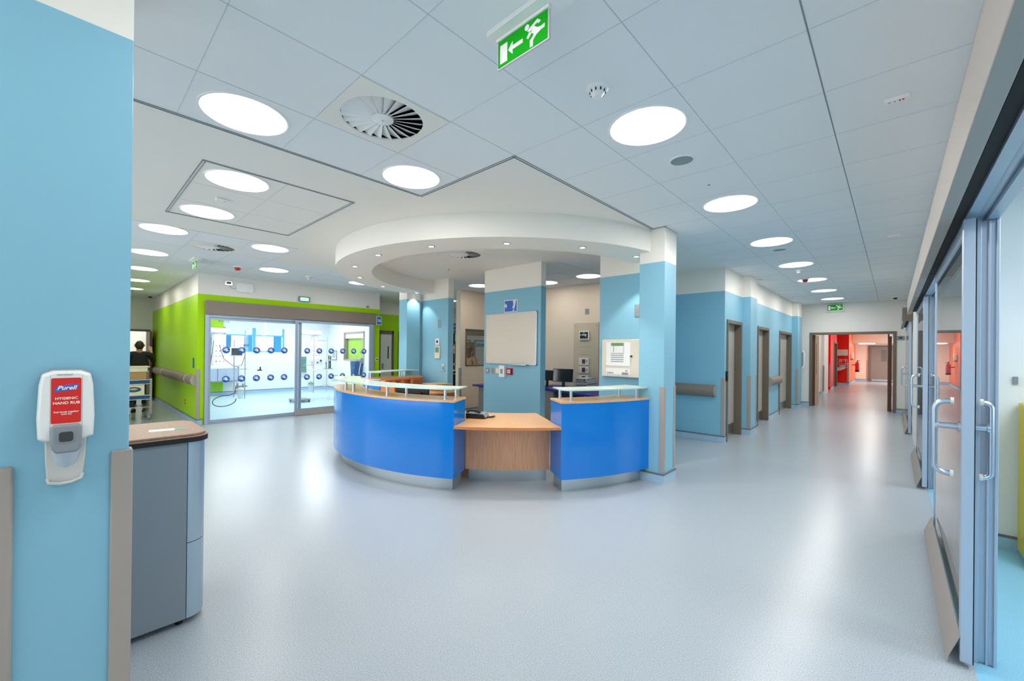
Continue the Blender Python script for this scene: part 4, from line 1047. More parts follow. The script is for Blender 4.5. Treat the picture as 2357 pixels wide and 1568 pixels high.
# on the green corridor wall
r = thing('wall_sign','small vertical blue sign on the green wall above the handrail','sign',(-10.32,1.73,1.21))
put('plate', MB().prism(rbox(-.05,.05,-.10,.10,.02),-.012,0,axis='y'), 'shelf_blue', r, local=True)
put('print', MB().box(-.015,.015,-.014,-.012,-.06,.06), 'teal_glass', r, local=True)
r = thing('wall_socket','small dark outlet low on the green wall','wall socket',(-11.1,1.73,.36))
put('plate', MB().box(-.05,.05,-.01,0,-.08,.08), 'yellow', r, local=True)
put('sockets', MB().box(-.03,.03,-.014,-.01,.015,.05).box(-.03,.03,-.014,-.01,-.05,-.015), 'black', r, local=True)
# recess doors
r = thing('door_6','white door in the green recess right of the 16 sign','door',(-11.2,6.5,0),kind='structure')
put('frame', MB().box(-11.319,-11.18,6.27,6.325,0,2.09).box(-11.319,-11.18,6.715,6.77,0,2.09).box(-11.319,-11.18,6.3,6.75,1.99,2.09), 'frame_taupe', r)
lf = put('leaf', MB().box(-11.26,-11.21,6.32,6.72,.01,2.0), 'paint_cool_white', r)
put('door_plate', MB().box(-11.212,-11.205,6.575,6.61,1.25,1.62), 'black', lf)
put('panel', MB().box(-11.21,-11.2,6.38,6.44,.95,1.1), 'steel', lf)
r = thing('door_7','door of the green recess cut off by the left blue column','door',(-11.2,7.44,0),kind='structure')
put('frame', MB().box(-11.319,-11.17,6.93,6.995,0,2.09).box(-11.319,-11.17,7.89,7.95,0,2.09).box(-11.319,-11.17,6.98,7.95,2.02,2.09), 'frame_taupe', r)
put('leaf', MB().box(-11.26,-11.21,6.99,7.9,.01,2.03), 'paint_cool_white', r)
r = thing('door_8','second glazed bay front glimpsed left of the cream wall','sliding door',(-11.2,8.76,0),kind='structure')
put('header', MB().box(-11.2,-11.09,8.30,9.2,2.10,2.44), 'taupe', r)
put('frame', MB().box(-11.3,-11.15,8.30,8.36,0,2.15).box(-11.3,-11.15,9.16,9.2,0,2.15), 'aluminium_matte', r)
put('pane', MB().box(-11.24,-11.23,8.36,9.16,.05,2.1), 'glass_clear', r)
# ================================================================ RIGHT SIDE: sliding glass bays
def d_handle(parent, y, side, z0, z1, xl):
    """big D pull handle; side -1 = corridor side, +1 = room side, xl = leaf face"""
    s = side; g_ = .090 if s < 0 else .058; xg = xl+s*g_; xe = xl+s*.030; R = min(.045,g_-.032); P = [(xe,y,z1)]
    for i in range(7): a = RD(90*i/6); P.append((xg-s*R+s*R*sin(a), y, z1-R+R*cos(a)))
    for i in range(7): a = RD(90*i/6); P.append((xg-s*R+s*R*cos(a), y, z0+R-R*sin(a)))
    P.append((xe,y,z0))
    h = put('pull_handle', MB().tube(P,.013,n=14), 'aluminium', parent, label='curved aluminium pull handle')
    put('bumper', MB().lathe([(.0001,xe-s*.008),(.018,xe-s*.008),(.018,xe+s*.004),(.0001,xe+s*.004)],c=(0,y,z1),n=16,axis='x').lathe([(.0001,xe-s*.008),(.018,xe-s*.008),(.018,xe+s*.004),(.0001,xe+s*.004)],c=(0,y,z0),n=16,axis='x'), 'rubber_white', h)
    zc = z1-.125
    put('standoff', MB().lathe([(.0001,xl),(.026,xl),(.026,xl+s*.008),(.015,xl+s*.009),(.015,xg-s*.014),(.020,xg-s*.012),(.020,xg)],c=(0,y,zc),n=18,axis='x'), 'aluminium', h)
def glazed_bay(n, ys, ye, y_open, lab, x=.247, header=True, h0=None, h1=None, hx=.162):
    """ys..ye whole front; y_open..ye is covered by the sliding leaf"""
    r = thing('door_%d'%n, lab, 'sliding door', (x,(ys+ye)/2,0), kind='structure')
    h0 = h0 if h0 is not None else ys-.05; h1 = h1 or ye+.1
    put('header', MB().box(hx,hx+.006,h0,h1,2.19,2.415).box(hx,.27,h0,h1,2.409,2.415).box(hx,hx+.048,h0,h1,2.184,2.190), 'taupe_light', r, bevel=.002, label='taupe header cover')
    put('track', MB().box(hx+.06,.262,h0,h1,2.22,2.40,0).box(.262,.300,h0+.02,h1-.02,2.205,2.42,1).tube([(.315,h0+.02,2.235),(.315,h1-.02,2.235)],.028,n=16,m=1).box(.335,.375,h0+.02,h1-.02,2.19,2.42,1), ['black_matte','aluminium_matte'], r)
    # sliding leaf (corridor side)
    y0, y1 = y_open, ye
    lf = put('leaf', MB().box(x,x+.043,y0,y0+.045,.028,2.185).box(x+.010,x+.034,y1-.008,y1,.03,2.18).box(x+.008,x+.035,y0+.03,y1-.006,.032,.07).box(x+.008,x+.035,y0+.03,y1-.006,2.13,2.182), 'aluminium_matte', r, bevel=.0025, label='sliding leaf frame')
    put('pane', MB().box(x+.016,x+.026,y0+.04,y1-.04,.06,2.15), 'glass_bay', lf)
    put('foot_guard', MB().prism([(x+.002,.150),(x-.001,.158),(x-.046,.030),(x-.046,.010),(x-.040,.010),(x-.040,.028)],y0,y1,axis='y'), 'taupe_light', lf, label='sloping taupe foot guard')
    put('seal', MB().box(x+.0435,x+.046,y0,y0+.04,.03,2.18), 'black_matte', lf)
    d_handle(lf, y0+.065, -1, .925, 1.29, x); d_handle(lf, y0+.065, 1, .925, 1.29, x+.043)
    # fixed screen behind the leaf and its posts
    f = put('frame', MB().box(.302,.374,y0+.115,y0+.17,0,2.19).box(.300,.318,y0+.10,y0+.13,0,2.188).box(.340,.349,y0+.103,y0+.13,0,2.187)
        .box(.366,.378,y0+.103,y0+.14,0,2.189).box(.300,.375,ye-.06,ye,0,2.19).box(.303,.373,y0+.16,ye-.05,0,.05).box(.300,.375,ys,ys+.05,0,2.19), 'aluminium_matte', r, bevel=.002, label='fixed ribbed aluminium frame')
    put('pane', MB().box(.335,.343,y0+.15,ye-.06,.05,2.19), 'glass_bay', f)
    return r
glazed_bay(9, .9, 4.98, 2.97, 'nearest sliding glass door on the right, half open, with big D handles', h0=.55, h1=5.03)
glazed_bay(10, 5.10, 8.60, 6.60, 'second sliding glass door along the right corridor wall', h0=5.05, h1=9.3)
glazed_bay(11, 10.85, 14.4, 10.95, 'third sliding glass door, farthest along the right wall', x=.215, h0=10.9, h1=14.45, hx=.135)
put('end_plate', MB().box(.12,.40,10.86,10.90,2.17,2.43), 'frame_taupe', bpy.data.objects['door_11'], bevel=.003)
plate('wall_box','pale controller with a black dot beside the double doors, high on the far wall','wall box',.14,1.97,.14,.10,14.85,'grey_plastic',.02,knob='black')
# windows of the right rooms
for k,(a,b) in enumerate(((-.5,4.2),(6,9),(10.5,14))):
    r = thing('window_%d'%(k+2), None, None, (5.15,(a+b)/2,1.0), kind='structure')
    put('frame', MB().box(5.12,5.18,a,b,1.0,1.05).box(5.12,5.18,a,b,2.25,2.3).box(5.12,5.18,a,a+.05,1.05,2.25).box(5.12,5.18,b-.05,b,1.05,2.25).box(5.12,5.18,(a+b)/2-.03,(a+b)/2+.03,1.05,2.25), 'aluminium_matte', r)
    put('pane', MB().box(5.15,5.156,a+.05,b-.05,1.05,2.25), 'glass_clear', r)
r = thing('window_7', None, None, (-.8,-4.15,.25), kind='structure')  # window added behind the viewpoint, for fill daylight on the ceiling
put('frame', MB().box(-1.8,.2,-4.18,-4.12,.25,.31).box(-1.8,.2,-4.18,-4.12,2.69,2.75).box(-1.8,-1.74,-4.18,-4.12,.31,2.69).box(.14,.2,-4.18,-4.12,.31,2.69).box(-.83,-.77,-4.18,-4.12,.31,2.69), 'aluminium_matte', r)
put('pane', MB().box(-1.75,.15,-4.152,-4.146,.3,2.7), 'glass_clear', r)
r = thing('window_8', None, None, (-6.4,-1.55,.3), kind='structure'); W8 = MB().box(-9.7,-3.1,-1.58,-1.52,.3,.36).box(-9.7,-3.1,-1.58,-1.52,2.64,2.7)  # unseen lobby window, added to spread daylight over walls and ceiling
for k in range(7): W8.box(-9.7+1.09*k,-9.64+1.09*k,-1.58,-1.52,.36,2.64)
put('frame', W8, 'aluminium_matte', r); put('pane', MB().box(-9.65,-3.15,-1.552,-1.546,.35,2.65), 'glass_clear', r)
# yellow clinical waste bin seen at the right edge
r = thing('waste_bin','yellow two-door clinical waste cabinet cut by the right picture edge','bin',(.9,4.85,0))
put('body', MB().box(.712,1.25,4.62,5.0,.03,1.16), 'yellow', r, bevel=.006)
put('door', MB().box(.716,1.246,4.60,4.62,.30,1.155), 'yellow', r, bevel=.003)
put('drawer', MB().box(.716,1.246,4.60,4.62,.035,.292), 'yellow', r, bevel=.003)
put('base', MB().box(.73,1.23,4.64,4.98,0,.03), 'black', r)
r = thing('wall_hook','small dark fixing on the pale wall of the nearest right room','hook',(.70,5.03,1.33))
put('body', MB().box(-.012,.012,-.02,0,-.03,.03), 'grey_plastic', r, local=True)

# ================================================================ INSIDE BAY SIXTEEN
r = thing('window_5', None, None, (-15.9,4.32,1.43), kind='structure')
put('frame', MB().box(-15.93,-15.83,3.42,3.47,1.43,2.2).box(-15.93,-15.83,5.17,5.22,1.43,2.2).box(-15.93,-15.83,4.24,4.33,1.43,2.2).box(-15.927,-15.827,3.425,5.215,1.40,1.44).box(-15.927,-15.833,3.425,5.215,1.93,1.965), 'teal_glass', r)
put('pane', MB().box(-15.90,-15.895,3.47,5.17,1.44,1.93), 'glass_clear', r)
put('blind', MB().box(-15.89,-15.86,3.47,4.24,1.965,2.2).box(-15.89,-15.86,4.33,5.17,1.965,2.2), 'paint_cool_white', r)
def curtain(lab, y0, y1, x=-15.80, z0=1.44, z1=1.93):
    r = thing('curtain', lab, 'curtain', (x,(y0+y1)/2,z0), 'blue window curtains'); n = 40; vs = []
    for i in range(n+1):
        y = y0+(y1-y0)*i/n; d = .014*sin(i*1.35)
        for z in (z0,z1):
            for t in (0,.004): vs.append((x+d+t,y,z))
    fs = []
    for i in range(n):
        k = i*4; fs += [(k,k+2,k+6,k+4),(k+1,k+5,k+7,k+3),(k,k+4,k+5,k+1),(k+2,k+3,k+7,k+6)]
    fs += [(0,1,3,2),(n*4,n*4+2,n*4+3,n*4+1)]
    put('cloth', MB().add(vs,fs), 'curtain_blue', r)
curtain('light blue curtain at the left side of the bay window',3.47,3.62)
curtain('light blue curtain left of the window mullion',3.98,4.22)
curtain('light blue curtain at the right side of the bay window',4.86,5.12)
r = thing('window_6', None, None, (-13.7,6.8,1.16), kind='structure')
put('frame', MB().box(-14.42,-13.0,6.72,6.9,1.13,1.17).box(-14.42,-13.0,6.72,6.9,2.08,2.13).box(-14.45,-14.40,6.72,6.9,1.13,2.13).box(-13.02,-12.97,6.72,6.9,1.13,2.13), 'taupe_light', r)
put('pane', MB().box(-14.4,-13.02,6.80,6.806,1.17,2.08), 'glass_clear', r)
put('blind', MB().box(-14.4,-13.02,6.77,6.79,1.90,2.08), 'paint_white', r)
def pendant(lab, x, y, w, z0, z1, armz):
    r = thing('service_pendant', lab, 'medical pendant', (x,y,HC-.26))
    put('ceiling_mount', MB().lathe([(.22,2.60),(.22,2.72),(.0001,2.72)],c=(x-.4,y-.35,0),n=28).lathe([(.0001,2.60),(.22,2.60)],c=(x-.4,y-.35,0),n=28).tube([(x-.4,y-.35,2.6),(x-.4,y-.35,armz)],.07,n=18), 'white_plastic', r)
    put('arm', MB().prism(rbox(x-.62,x+.14,y-.46,y+.20,.13),armz-.12,armz), 'white_plastic', r, bevel=.02)
    put('column', MB().box(x-.13,x+.13,y-w,y+w,z0,z1).lathe([(.09,z1),(.09,armz-.1)],c=(x,y,0),n=20), 'white_plastic', r, bevel=.015)
    G = MB()
    for i in range(3):
        for j in range(4): G.lathe([(.0001,x+.140),(.011,x+.138),(.014,x+.13)],c=(0,y-w*.6+w*.6*i,z0+.12+.13*j),n=12,axis='x',m=1 if (i*3+j)%5==0 else 0)
    put('gas_outlets', G, ['grey_plastic','black'], r)
    return r
# left pendant
r = pendant('white ceiling service pendant in the bay, left, with shelf and monitor',-12.6,2.62,.13,1.06,1.86,2.02)
put('shelf', MB().prism(rbox(-12.75,-12.2,2.30,2.95,.06),1.0,1.03), 'white_plastic', r, bevel=.004)
put('rail', MB().tube([(-12.2,2.86,.28),(-12.2,2.86,1.72)],.014).tube([(-12.2,3.10,.22),(-12.2,3.10,1.95)],.012).tube([(-12.2,2.86,.98),(-12.2,3.14,.98)],.01), 'steel', r)
put('hoses', MB().tube([(-12.45,2.48,1.7),(-12.35,2.43,1.35),(-12.4,2.40,1.05)],.006).tube([(-12.45,2.60,1.6),(-12.3,2.66,1.25),(-12.2,2.86,1.05),(-12.1,3.0,1.08),(-12.15,3.08,1.3),(-12.2,3.10,1.5)],.007), 'black', r)
r = thing('patient_monitor','dark-screened patient monitor on the left pendant in the bay','monitor',(-12.15,2.9,1.3))
put('casing', MB().box(-12.20,-12.12,2.76,3.04,1.31,1.535), 'white_plastic', r, bevel=.008)
put('screen', MB().box(-12.12,-12.115,2.785,3.015,1.34,1.515), 'dark_glass', r)
put('bracket', MB().tube([(-12.2,2.86,1.3),(-12.2,2.86,1.55)],.02), 'steel', r)
r = thing('drip_pump','small blue drip pump on the thin pole beside the patient monitor','pump',(-12.2,3.12,1.6))
put('casing', MB().box(-12.24,-12.14,3.07,3.17,1.56,1.62), 'shelf_blue', r, bevel=.005)
put('hook', MB().tube([(-12.2,3.1,1.95),(-12.2,3.1,2.0),(-12.2,3.18,2.02),(-12.2,3.2,1.98)],.005), 'steel', r)
r = thing('suction_canister','clear suction canister under the left pendant','canister',(-12.2,2.98,.25))
put('jar', MB().lathe([(.0001,.24),(.055,.24),(.065,.46),(.07,.48),(.0001,.48)],c=(-12.1,2.98,0),n=20), 'glass_shelf', r)
put('lid', MB().lathe([(.0001,.48),(.072,.48),(.072,.50),(.02,.53),(.0001,.53)],c=(-12.1,2.98,0),n=20), 'white_plastic', r)
put('valves', MB().box(-12.14,-12.06,2.88,3.12,.54,.57).box(-12.12,-12.08,2.90,2.93,.50,.64).box(-12.12,-12.08,3.02,3.05,.52,.62), 'grey_plastic', r)
r = thing('breathing_hose','black corrugated hose coiled on the floor under the left pendant','hose',(-12.0,2.6,0))
c = MB(); pts = [(-12.0,2.86,.55),(-12.0,2.84,.40)]
for i in range(22): 
    a = RD(75+300*i/21); pts.append((-12.0+.16*sin(a*1.0), 2.62+.24*cos(a)*1.0, .22+.15*sin(a)+.0))
put('hose', c.tube(pts,.010,n=8), 'black', r)
r = thing('glove_dispenser','light blue rounded dispenser on the green wall at the far left of the bay','dispenser',(-15.8,3.12,1.4))
put('body', MB().prism(rbox(2.98,3.24,1.42,2.02,.12),-15.85,-15.70,axis='x'), 'curtain_blue', r, bevel=.02)
put('window', MB().prism(rbox(3.06,3.16,1.6,1.86,.04),-15.70,-15.69,axis='x'), 'shelf_blue', r)
r = thing('glove_box','pink-fronted glove box below the light blue dispenser','box',(-15.8,3.04,1.1))
put('carton', MB().box(-15.85,-15.74,2.90,3.1,1.10,1.30), 'pink', r)
put('opening', MB().box(-15.74,-15.737,2.96,3.04,1.16,1.24), 'paper', r)
r = thing('bay_cabinet','pale grey wall cabinet with steel sink top at the left of the bay','cabinet',(-15.6,3.4,.5))
put('carcass', MB().box(-15.83,-15.40,2.6,3.75,.45,.92), 'grey_plastic', r, bevel=.006)
put('worktop', MB().box(-15.83,-15.36,2.55,3.8,.92,.96), 'white_plastic', r, bevel=.006)
put('door', MB().box(-15.40,-15.385,2.63,3.17,.48,.90).box(-15.40,-15.385,3.19,3.72,.48,.90), 'aluminium_matte', r, bevel=.003)
r = thing('drip_line','thin drip line with a clamp hanging in the middle of the bay','drip line',(-12.4,3.55,1.0))
put('line', MB().tube([(-12.4,3.62,1.95),(-12.4,3.62,1.45),(-12.4,3.60,1.2),(-12.4,3.50,1.0)],.006,n=8).lathe([(.0001,1.95),(.03,1.95),(.03,2.72),(.0001,2.72)],c=(-12.4,3.62,0),n=10), 'white_plastic', r)
put('clamp', MB().box(-12.42,-12.38,3.44,3.54,.92,.95).box(-12.41,-12.39,3.49,3.52,.94,1.02), 'black', r)
# right pendant
r = pendant('white ceiling service pendant in the bay, right, with instrument shelf',-12.6,4.98,.14,.95,1.72,2.05)
put('shelf', MB().prism(rbox(-12.8,-12.15,4.70,5.46,.08),.90,.93), 'white_plastic', r, bevel=.004)
put('rail', MB().tube([(-12.2,4.81,.25),(-12.2,4.81,1.88)],.014).tube([(-12.2,5.18,.27),(-12.2,5.18,1.88)],.014).tube([(-12.2,4.79,1.76),(-12.2,5.20,1.76)],.008).tube([(-12.2,4.55,1.06),(-12.2,4.81,1.06)],.012), 'steel', r)
put('hoses', MB().tube([(-12.2,5.08,.68),(-12.2,5.06,.5),(-12.2,5.12,.38),(-12.2,5.18,.5),(-12.2,5.17,.66)],.007).tube([(-12.3,4.4,1.55),(-12.3,4.5,1.78),(-12.3,4.7,1.75),(-12.3,4.81,1.6)],.01), 'white_plastic', r)
r = thing('instrument_rack','black-handled instruments standing on the right pendant shelf','instruments',(-12.3,5.25,.93))
for k_,(y,h_) in enumerate(((5.18,.20),(5.26,.40),(5.31,.38),(5.29,.24))): put('instrument', MB().lathe([(.012,.93),(.008,.93+h_*.7),(.016,.93+h_*.75),(.014,.93+h_),(.0001,.93+h_)],c=(-12.25,y,0),n=12), 'black', r)
put('stand', MB().prism(rbox(-12.34,-12.16,5.12,5.36,.04),.93,.95), 'grey_plastic', r)
r = thing('instrument_box','white equipment box with small knobs on the right pendant shelf','equipment',(-12.4,5.0,.93))
put('casing', MB().box(-12.5,-12.28,4.88,5.10,.93,1.26), 'white_plastic', r, bevel=.01)
put('knobs', MB().box(-12.28,-12.27,4.93,4.96,1.10,1.14).box(-12.28,-12.27,5.02,5.06,1.15,1.2), 'black', r)
r = thing('suction_canister','clear suction canister hanging at the left pole of the right pendant','canister',(-12.2,4.7,.3))
put('jar', MB().lathe([(.0001,.30),(.06,.30),(.07,.52),(.0001,.52)],c=(-12.12,4.70,0),n=20), 'glass_shelf', r)
put('lid', MB().lathe([(.0001,.52),(.076,.52),(.076,.54),(.03,.58),(.0001,.60)],c=(-12.12,4.70,0),n=20), 'green_plastic', r)
r = thing('suction_canister','square clear container at the right pole of the right pendant','canister',(-12.2,5.42,.6))
put('jar', MB().box(-12.2,-12.1,5.32,5.48,.56,.76), 'glass_shelf', r, bevel=.01)
put('lid', MB().box(-12.205,-12.095,5.315,5.485,.76,.775), 'white_plastic', r)
r = thing('ventilator','tall machine with green slatted front behind the middle door stile of the bay','medical machine',(-12.4,4.5,0))
put('body', MB().box(-12.6,-12.3,4.40,4.66,.70,1.36), 'white_plastic', r, bevel=.02)
S = MB()
for i in range(9): S.box(-12.3,-12.285,4.42,4.64,.86+.05*i,.89+.05*i)
put('slats', S, 'green_plastic', r)
put('dome', MB().ball((-12.45,4.53,1.36),(.13,.13,.10)), 'white_plastic', r)
put('pole', MB().tube([(-12.45,4.53,1.44),(-12.45,4.53,1.95)],.010).tube([(-12.45,4.53,.05),(-12.45,4.53,.72)],.03), 'grey_plastic', r)
put('base', MB().prism(rbox(-12.7,-12.2,4.3,4.76,.08),.05,.09), 'grey_plastic', r)
for a,b in ((-12.65,4.35),(-12.25,4.35),(-12.65,4.71),(-12.25,4.71)): put('castor', MB().lathe([(.0001,b-.015),(.03,b-.015),(.03,b+.015),(.0001,b+.015)],c=(a,0,.03),n=14,axis='y'), 'black', r)
r = thing('framed_notice','dark-framed paper notice on the side wall of the bay','notice',(-15.2,6.75,1.3))
put('frame', MB().box(-15.43,-15.02,6.72,6.75,1.11,1.47), 'grey_plastic', r, bevel=.003)
put('paper', MB().box(-15.40,-15.05,6.715,6.72,1.14,1.42), 'paper', r)
for z in (1.36,1.29,1.22): put('line', MB().box(-15.36,-15.09,6.713,6.715,z,z+.025), 'shelf_blue', r)
r = thing('pedal_bin','tapered blue bin hanging under the bay side window','bin',(-13.1,6.6,.5))
put('body', MB().prism([(-13.30,.55),(-13.12,.55),(-13.0,1.12),(-13.38,1.12)],6.45,6.74,axis='y'), 'shelf_blue', r, bevel=.01)
put('tap', MB().tube([(-13.2,6.6,1.12),(-13.2,6.6,1.28),(-13.2,6.5,1.30)],.012), 'steel', r)
r = thing('wall_dispenser','small grey dispensers on the white return wall inside the bay','dispenser',(-11.2,5.75,1.2))
put('upper', MB().box(-11.21,-11.12,5.70,5.79,1.40,1.47), 'grey_plastic', r)
put('lower', MB().ball((-11.16,5.72,1.2),(.05,.07,.08)), 'grey_plastic', r)
put('hose', MB().tube([(-11.16,5.70,1.14),(-11.16,5.66,.95),(-11.16,5.65,.80)],.008), 'white_plastic', r)
# ---- second bay details seen through the station window
for k,(a,b) in enumerate(((9.42,9.82),(10.1,10.7))):
    r = thing('door_%d'%(12+k),None,None,(-11.2,(a+b)/2,0),kind='structure')
    put('frame', MB().box(-11.2,-11.17,a-.04,a,0,1.9).box(-11.2,-11.17,b,b+.04,0,1.9).box(-11.2,-11.17,a-.04,b+.04,1.86,1.9), 'grey_plastic', r)
    put('panel', MB().box(-11.2,-11.185,a,b,.01,1.86), 'paint_cool_white', r)
    put('vision_panel', MB().box(-11.186,-11.18,a+.05,b-.05,1.66,1.78), 'teal_glass', r)
r = thing('screen_panel','brown-tinted screen with a round blue mark behind the person in the station window','screen',(-8.4,7.6,1.1))
put('panel', MB().box(-8.62,-8.60,7.05,7.72,1.0,1.75), 'taupe', r)
put('foot', MB().box(-8.70,-8.52,7.1,7.16,0,.03).box(-8.70,-8.52,7.6,7.66,0,.03).box(-8.62,-8.60,7.11,7.15,.03,1.0).box(-8.62,-8.60,7.61,7.65,.03,1.0), 'grey_plastic', r)
put('mark', MB().prism(disc((7.62,1.52),.065,24),-8.60,-8.597,axis='x').prism(disc((7.44,1.53),.05,24),-8.60,-8.597,axis='x',m=1), ['sticker_blue','paper'], r)
r = thing('tubular_frame','white tubular trolley frame with black packs, glimpsed behind the control wall','trolley',(-9.05,7.4,0))
put('frame', MB().tube([(-9.0,7.24,0.05),(-9.0,7.24,.95),(-9.0,7.58,.95),(-9.0,7.58,.05)],.016).tube([(-9.0,7.24,.45),(-9.0,7.58,.45)],.014).tube([(-9.0,7.24,.86),(-9.0,7.58,.86)],.010), 'white_plastic', r)
put('pack', MB().box(-9.14,-9.02,7.28,7.54,.52,.84).box(-9.14,-9.02,7.28,7.54,.10,.42), 'black_matte', r, bevel=.02)
for y in (7.24,7.58): put('castor', MB().lathe([(.0001,y-.012),(.03,y-.012),(.03,y+.012),(.0001,y+.012)],c=(-9.0,0,.03),n=12,axis='y'), 'black', r)
# ================================================================ PEOPLE
def skin_mesh(name, verts, edges, m, parent, sub=2, root=0):
    me = bpy.data.meshes.new(name); me.from_pydata([v[0] for v in verts], edges, []); o = bpy.data.objects.new(name, me); COL.objects.link(o)
    md = o.modifiers.new('skin','SKIN'); md.use_smooth_shade = True; md.branch_smoothing = .6
    bm = bmesh.new(); bm.from_mesh(me); lay = bm.verts.layers.skin.verify(); bm.verts.ensure_lookup_table()
    for i, v in enumerate(bm.verts):
        r = verts[i][1]; v[lay].radius = r if isinstance(r,tuple) else (r,r); v[lay].use_root = (i == root)
    bm.to_mesh(me); bm.free()
    sb = o.modifiers.new('sub','SUBSURF'); sb.levels = sub; sb.render_levels = sub
    o = baked(o); o.data.materials.clear(); o.data.materials.append(MATS[m])
    for p_ in o.data.polygons: p_.material_index = 0; p_.use_smooth = True
    o.name = name
    if parent: o.parent = parent
    return o
def person(lab, loc, rz, H=1.70, arms=((.25,.1,-.2),(.25,.1,-.2)), top='shirt_black', legs='trousers', hair='hair_dark', bald=False, long_hair=False, lean=0, turn=0, elbow=(None,None), hand=(None,None), sleeve=1.0, bulk=1.0):
    """local frame: +y is where the person faces. elbow / hand: local positions per side"""
    r = thing('person', lab, 'person', loc, rz=rz); s = H/1.70
    def P(x,y,z): return (x*s,(y+lean*max(0,z-.9))*s,z*s)
    V = []; E = []
    def add(p, rad, par=None):
        V.append((p, rad if isinstance(rad,tuple) else rad*s)); i = len(V)-1
        if par is not None: E.append((par,i))
        return i
    pel = add(P(0,0,.93),(.15*s,.105*s)); w1 = add(P(0,0,1.08),(.125*s,.09*s),pel); ch = add(P(0,.0,1.26),(.155*s,.105*s),w1); sh = add(P(0,-.01,1.365),(.11*s,.07*s),ch)
    nk = add(P(0,0,1.47),.052,sh); hd0 = add(P(0,.015,1.535),(.062*s,.075*s),nk); hd = add(P(0,.018,1.60),(.078*s,.092*s),hd0); cr = add(P(0,.0,1.665),(.06*s,.072*s),hd)
    sides = []
    for k,sg in enumerate((-1,1)):
        S = P(sg*.175,-.01,1.385); El = elbow[k] or (sg*.225,-.02,1.10); Hd = hand[k] or (sg*.235,.06,.86)
        El = P(*El); Hd = P(*Hd)
        a = add(S,.058,sh); b = add(El,.040,a); c = add(Hd,.028,b)
        d = (Vector(Hd)-Vector(El)).normalized(); side = d.cross(Vector((0,0,1))) 
        if side.length < .2: side = Vector((0,1,0))
        side.normalize(); nrm = d.cross(side)
        pm = add(tuple(Vector(Hd)+d*.05*s),(.034*s,.018*s),c)
        base = Vector(Hd)+d*.075*s
        for q,(off,ln) in enumerate(((-.027,.066),(-.009,.076),(.009,.071),(.027,.055))):
            f0 = add(tuple(base+side*off*s),.0095,pm); f1 = add(tuple(base+side*off*1.15*s+d*ln*.5*s+nrm*.006*s),.0085,f0); add(tuple(base+side*off*1.2*s+d*ln*.9*s+nrm*.022*s),.0075,f1)
        t0 = add(tuple(Vector(Hd)+d*.03*s-side*.03*s),.011,pm); add(tuple(Vector(Hd)+d*.065*s-side*.055*s+nrm*.01*s),.0095,t0)
        hip = add(P(sg*.09,0,.86),.088,pel); kn = add(P(sg*.10,.02,.48),.056,hip); an = add(P(sg*.10,-.02,.09),.038,kn); to = add(P(sg*.105,.12,.045),(.042*s,.03*s),an)
        sides.append((S,El,Hd,P(sg*.09,0,.86),P(sg*.10,.02,.48),P(sg*.10,-.02,.09),P(sg*.105,.12,.045)))
    nose = add(P(0,.115,1.585),.012,hd)
    b = skin_mesh('body', V, E, 'skin', r, sub=2)
    hh = MB().ball(P(0,.012,1.602),(.077*s,.094*s,.112*s),n=24,k=16).ball(P(-.079,.005,1.595),(.010*s,.020*s,.032*s),n=8,k=6).ball(P(.079,.005,1.595),(.010*s,.020*s,.032*s),n=8,k=6)
    hh.ball(P(0,.108,1.585),(.013*s,.017*s,.024*s),n=10,k=8); hh.tube([P(0,-.01,1.42),P(0,.005,1.56)],.056*s,n=18)
    tm_ = bpy.data.meshes.new('tmp'); tm_.from_pydata(hh.v, [], hh.f); bb = bmesh.new(); bb.from_mesh(b.data); bb.from_mesh(tm_); bb.to_mesh(b.data); bb.free(); bpy.data.meshes.remove(tm_)
    b.data.polygons.foreach_set('use_smooth', [True]*len(b.data.polygons))
    # clothing
    V2=[(P(0,0,.90),(.165*s*bulk,.12*s)),(P(0,0,1.08),(.145*s*bulk,.108*s)),(P(0,0,1.26),(.175*s*bulk,.122*s)),(P(0,-.012,1.385),(.165*s,.112*s)),(P(0,-.008,1.46),(.088*s,.082*s)),(P(-.09,-.01,1.40),(.085*s,.085*s)),(P(.09,-.01,1.40),(.085*s,.085*s))]; E2=[(0,1),(1,2),(2,3),(3,4),(3,5),(3,6)]
    for q_,(S,El,Hd,*_) in enumerate(sides):
        i = len(V2); V2.append((S,.078*s)); E2.append((5+q_,i)); mid = tuple(Vector(S).lerp(Vector(El),.55)); V2.append((mid,.060*s)); E2.append((i,i+1))
        if sleeve > .5:
            V2.append((El,.052*s)); E2.append((i+1,i+2)); V2.append((tuple(Vector(El).lerp(Vector(Hd),.85)),.040*s)); E2.append((i+2,i+3))
    skin_mesh('top', V2, E2, top, r)
    V3=[(P(0,0,.97),(.150*s,.112*s)),(P(0,0,.90),(.158*s,.118*s))]; E3=[(0,1)]
    for (_,_,_,hp,kn,an,to) in sides:
        i = len(V3); V3 += [(hp,.100*s),(kn,.070*s),((an[0],an[1],an[2]+.02*s),.054*s)]; E3 += [(1,i),(i,i+1),(i+1,i+2)]
    skin_mesh('trousers', V3, E3, legs, r)
    for (_,_,_,hp,kn,an,to) in sides:
        put('shoe', MB().prism(rbox(an[0]-.045*s,an[0]+.045*s,an[1]-.07*s,to[1]+.06*s,.04*s),0,.05*s).ball((an[0],to[1]-.02*s,.045*s),(.043*s,.08*s,.035*s)), 'black', r, local=True, bevel=.008)
    hc = P(0,.0,1.615); Hm = MB()
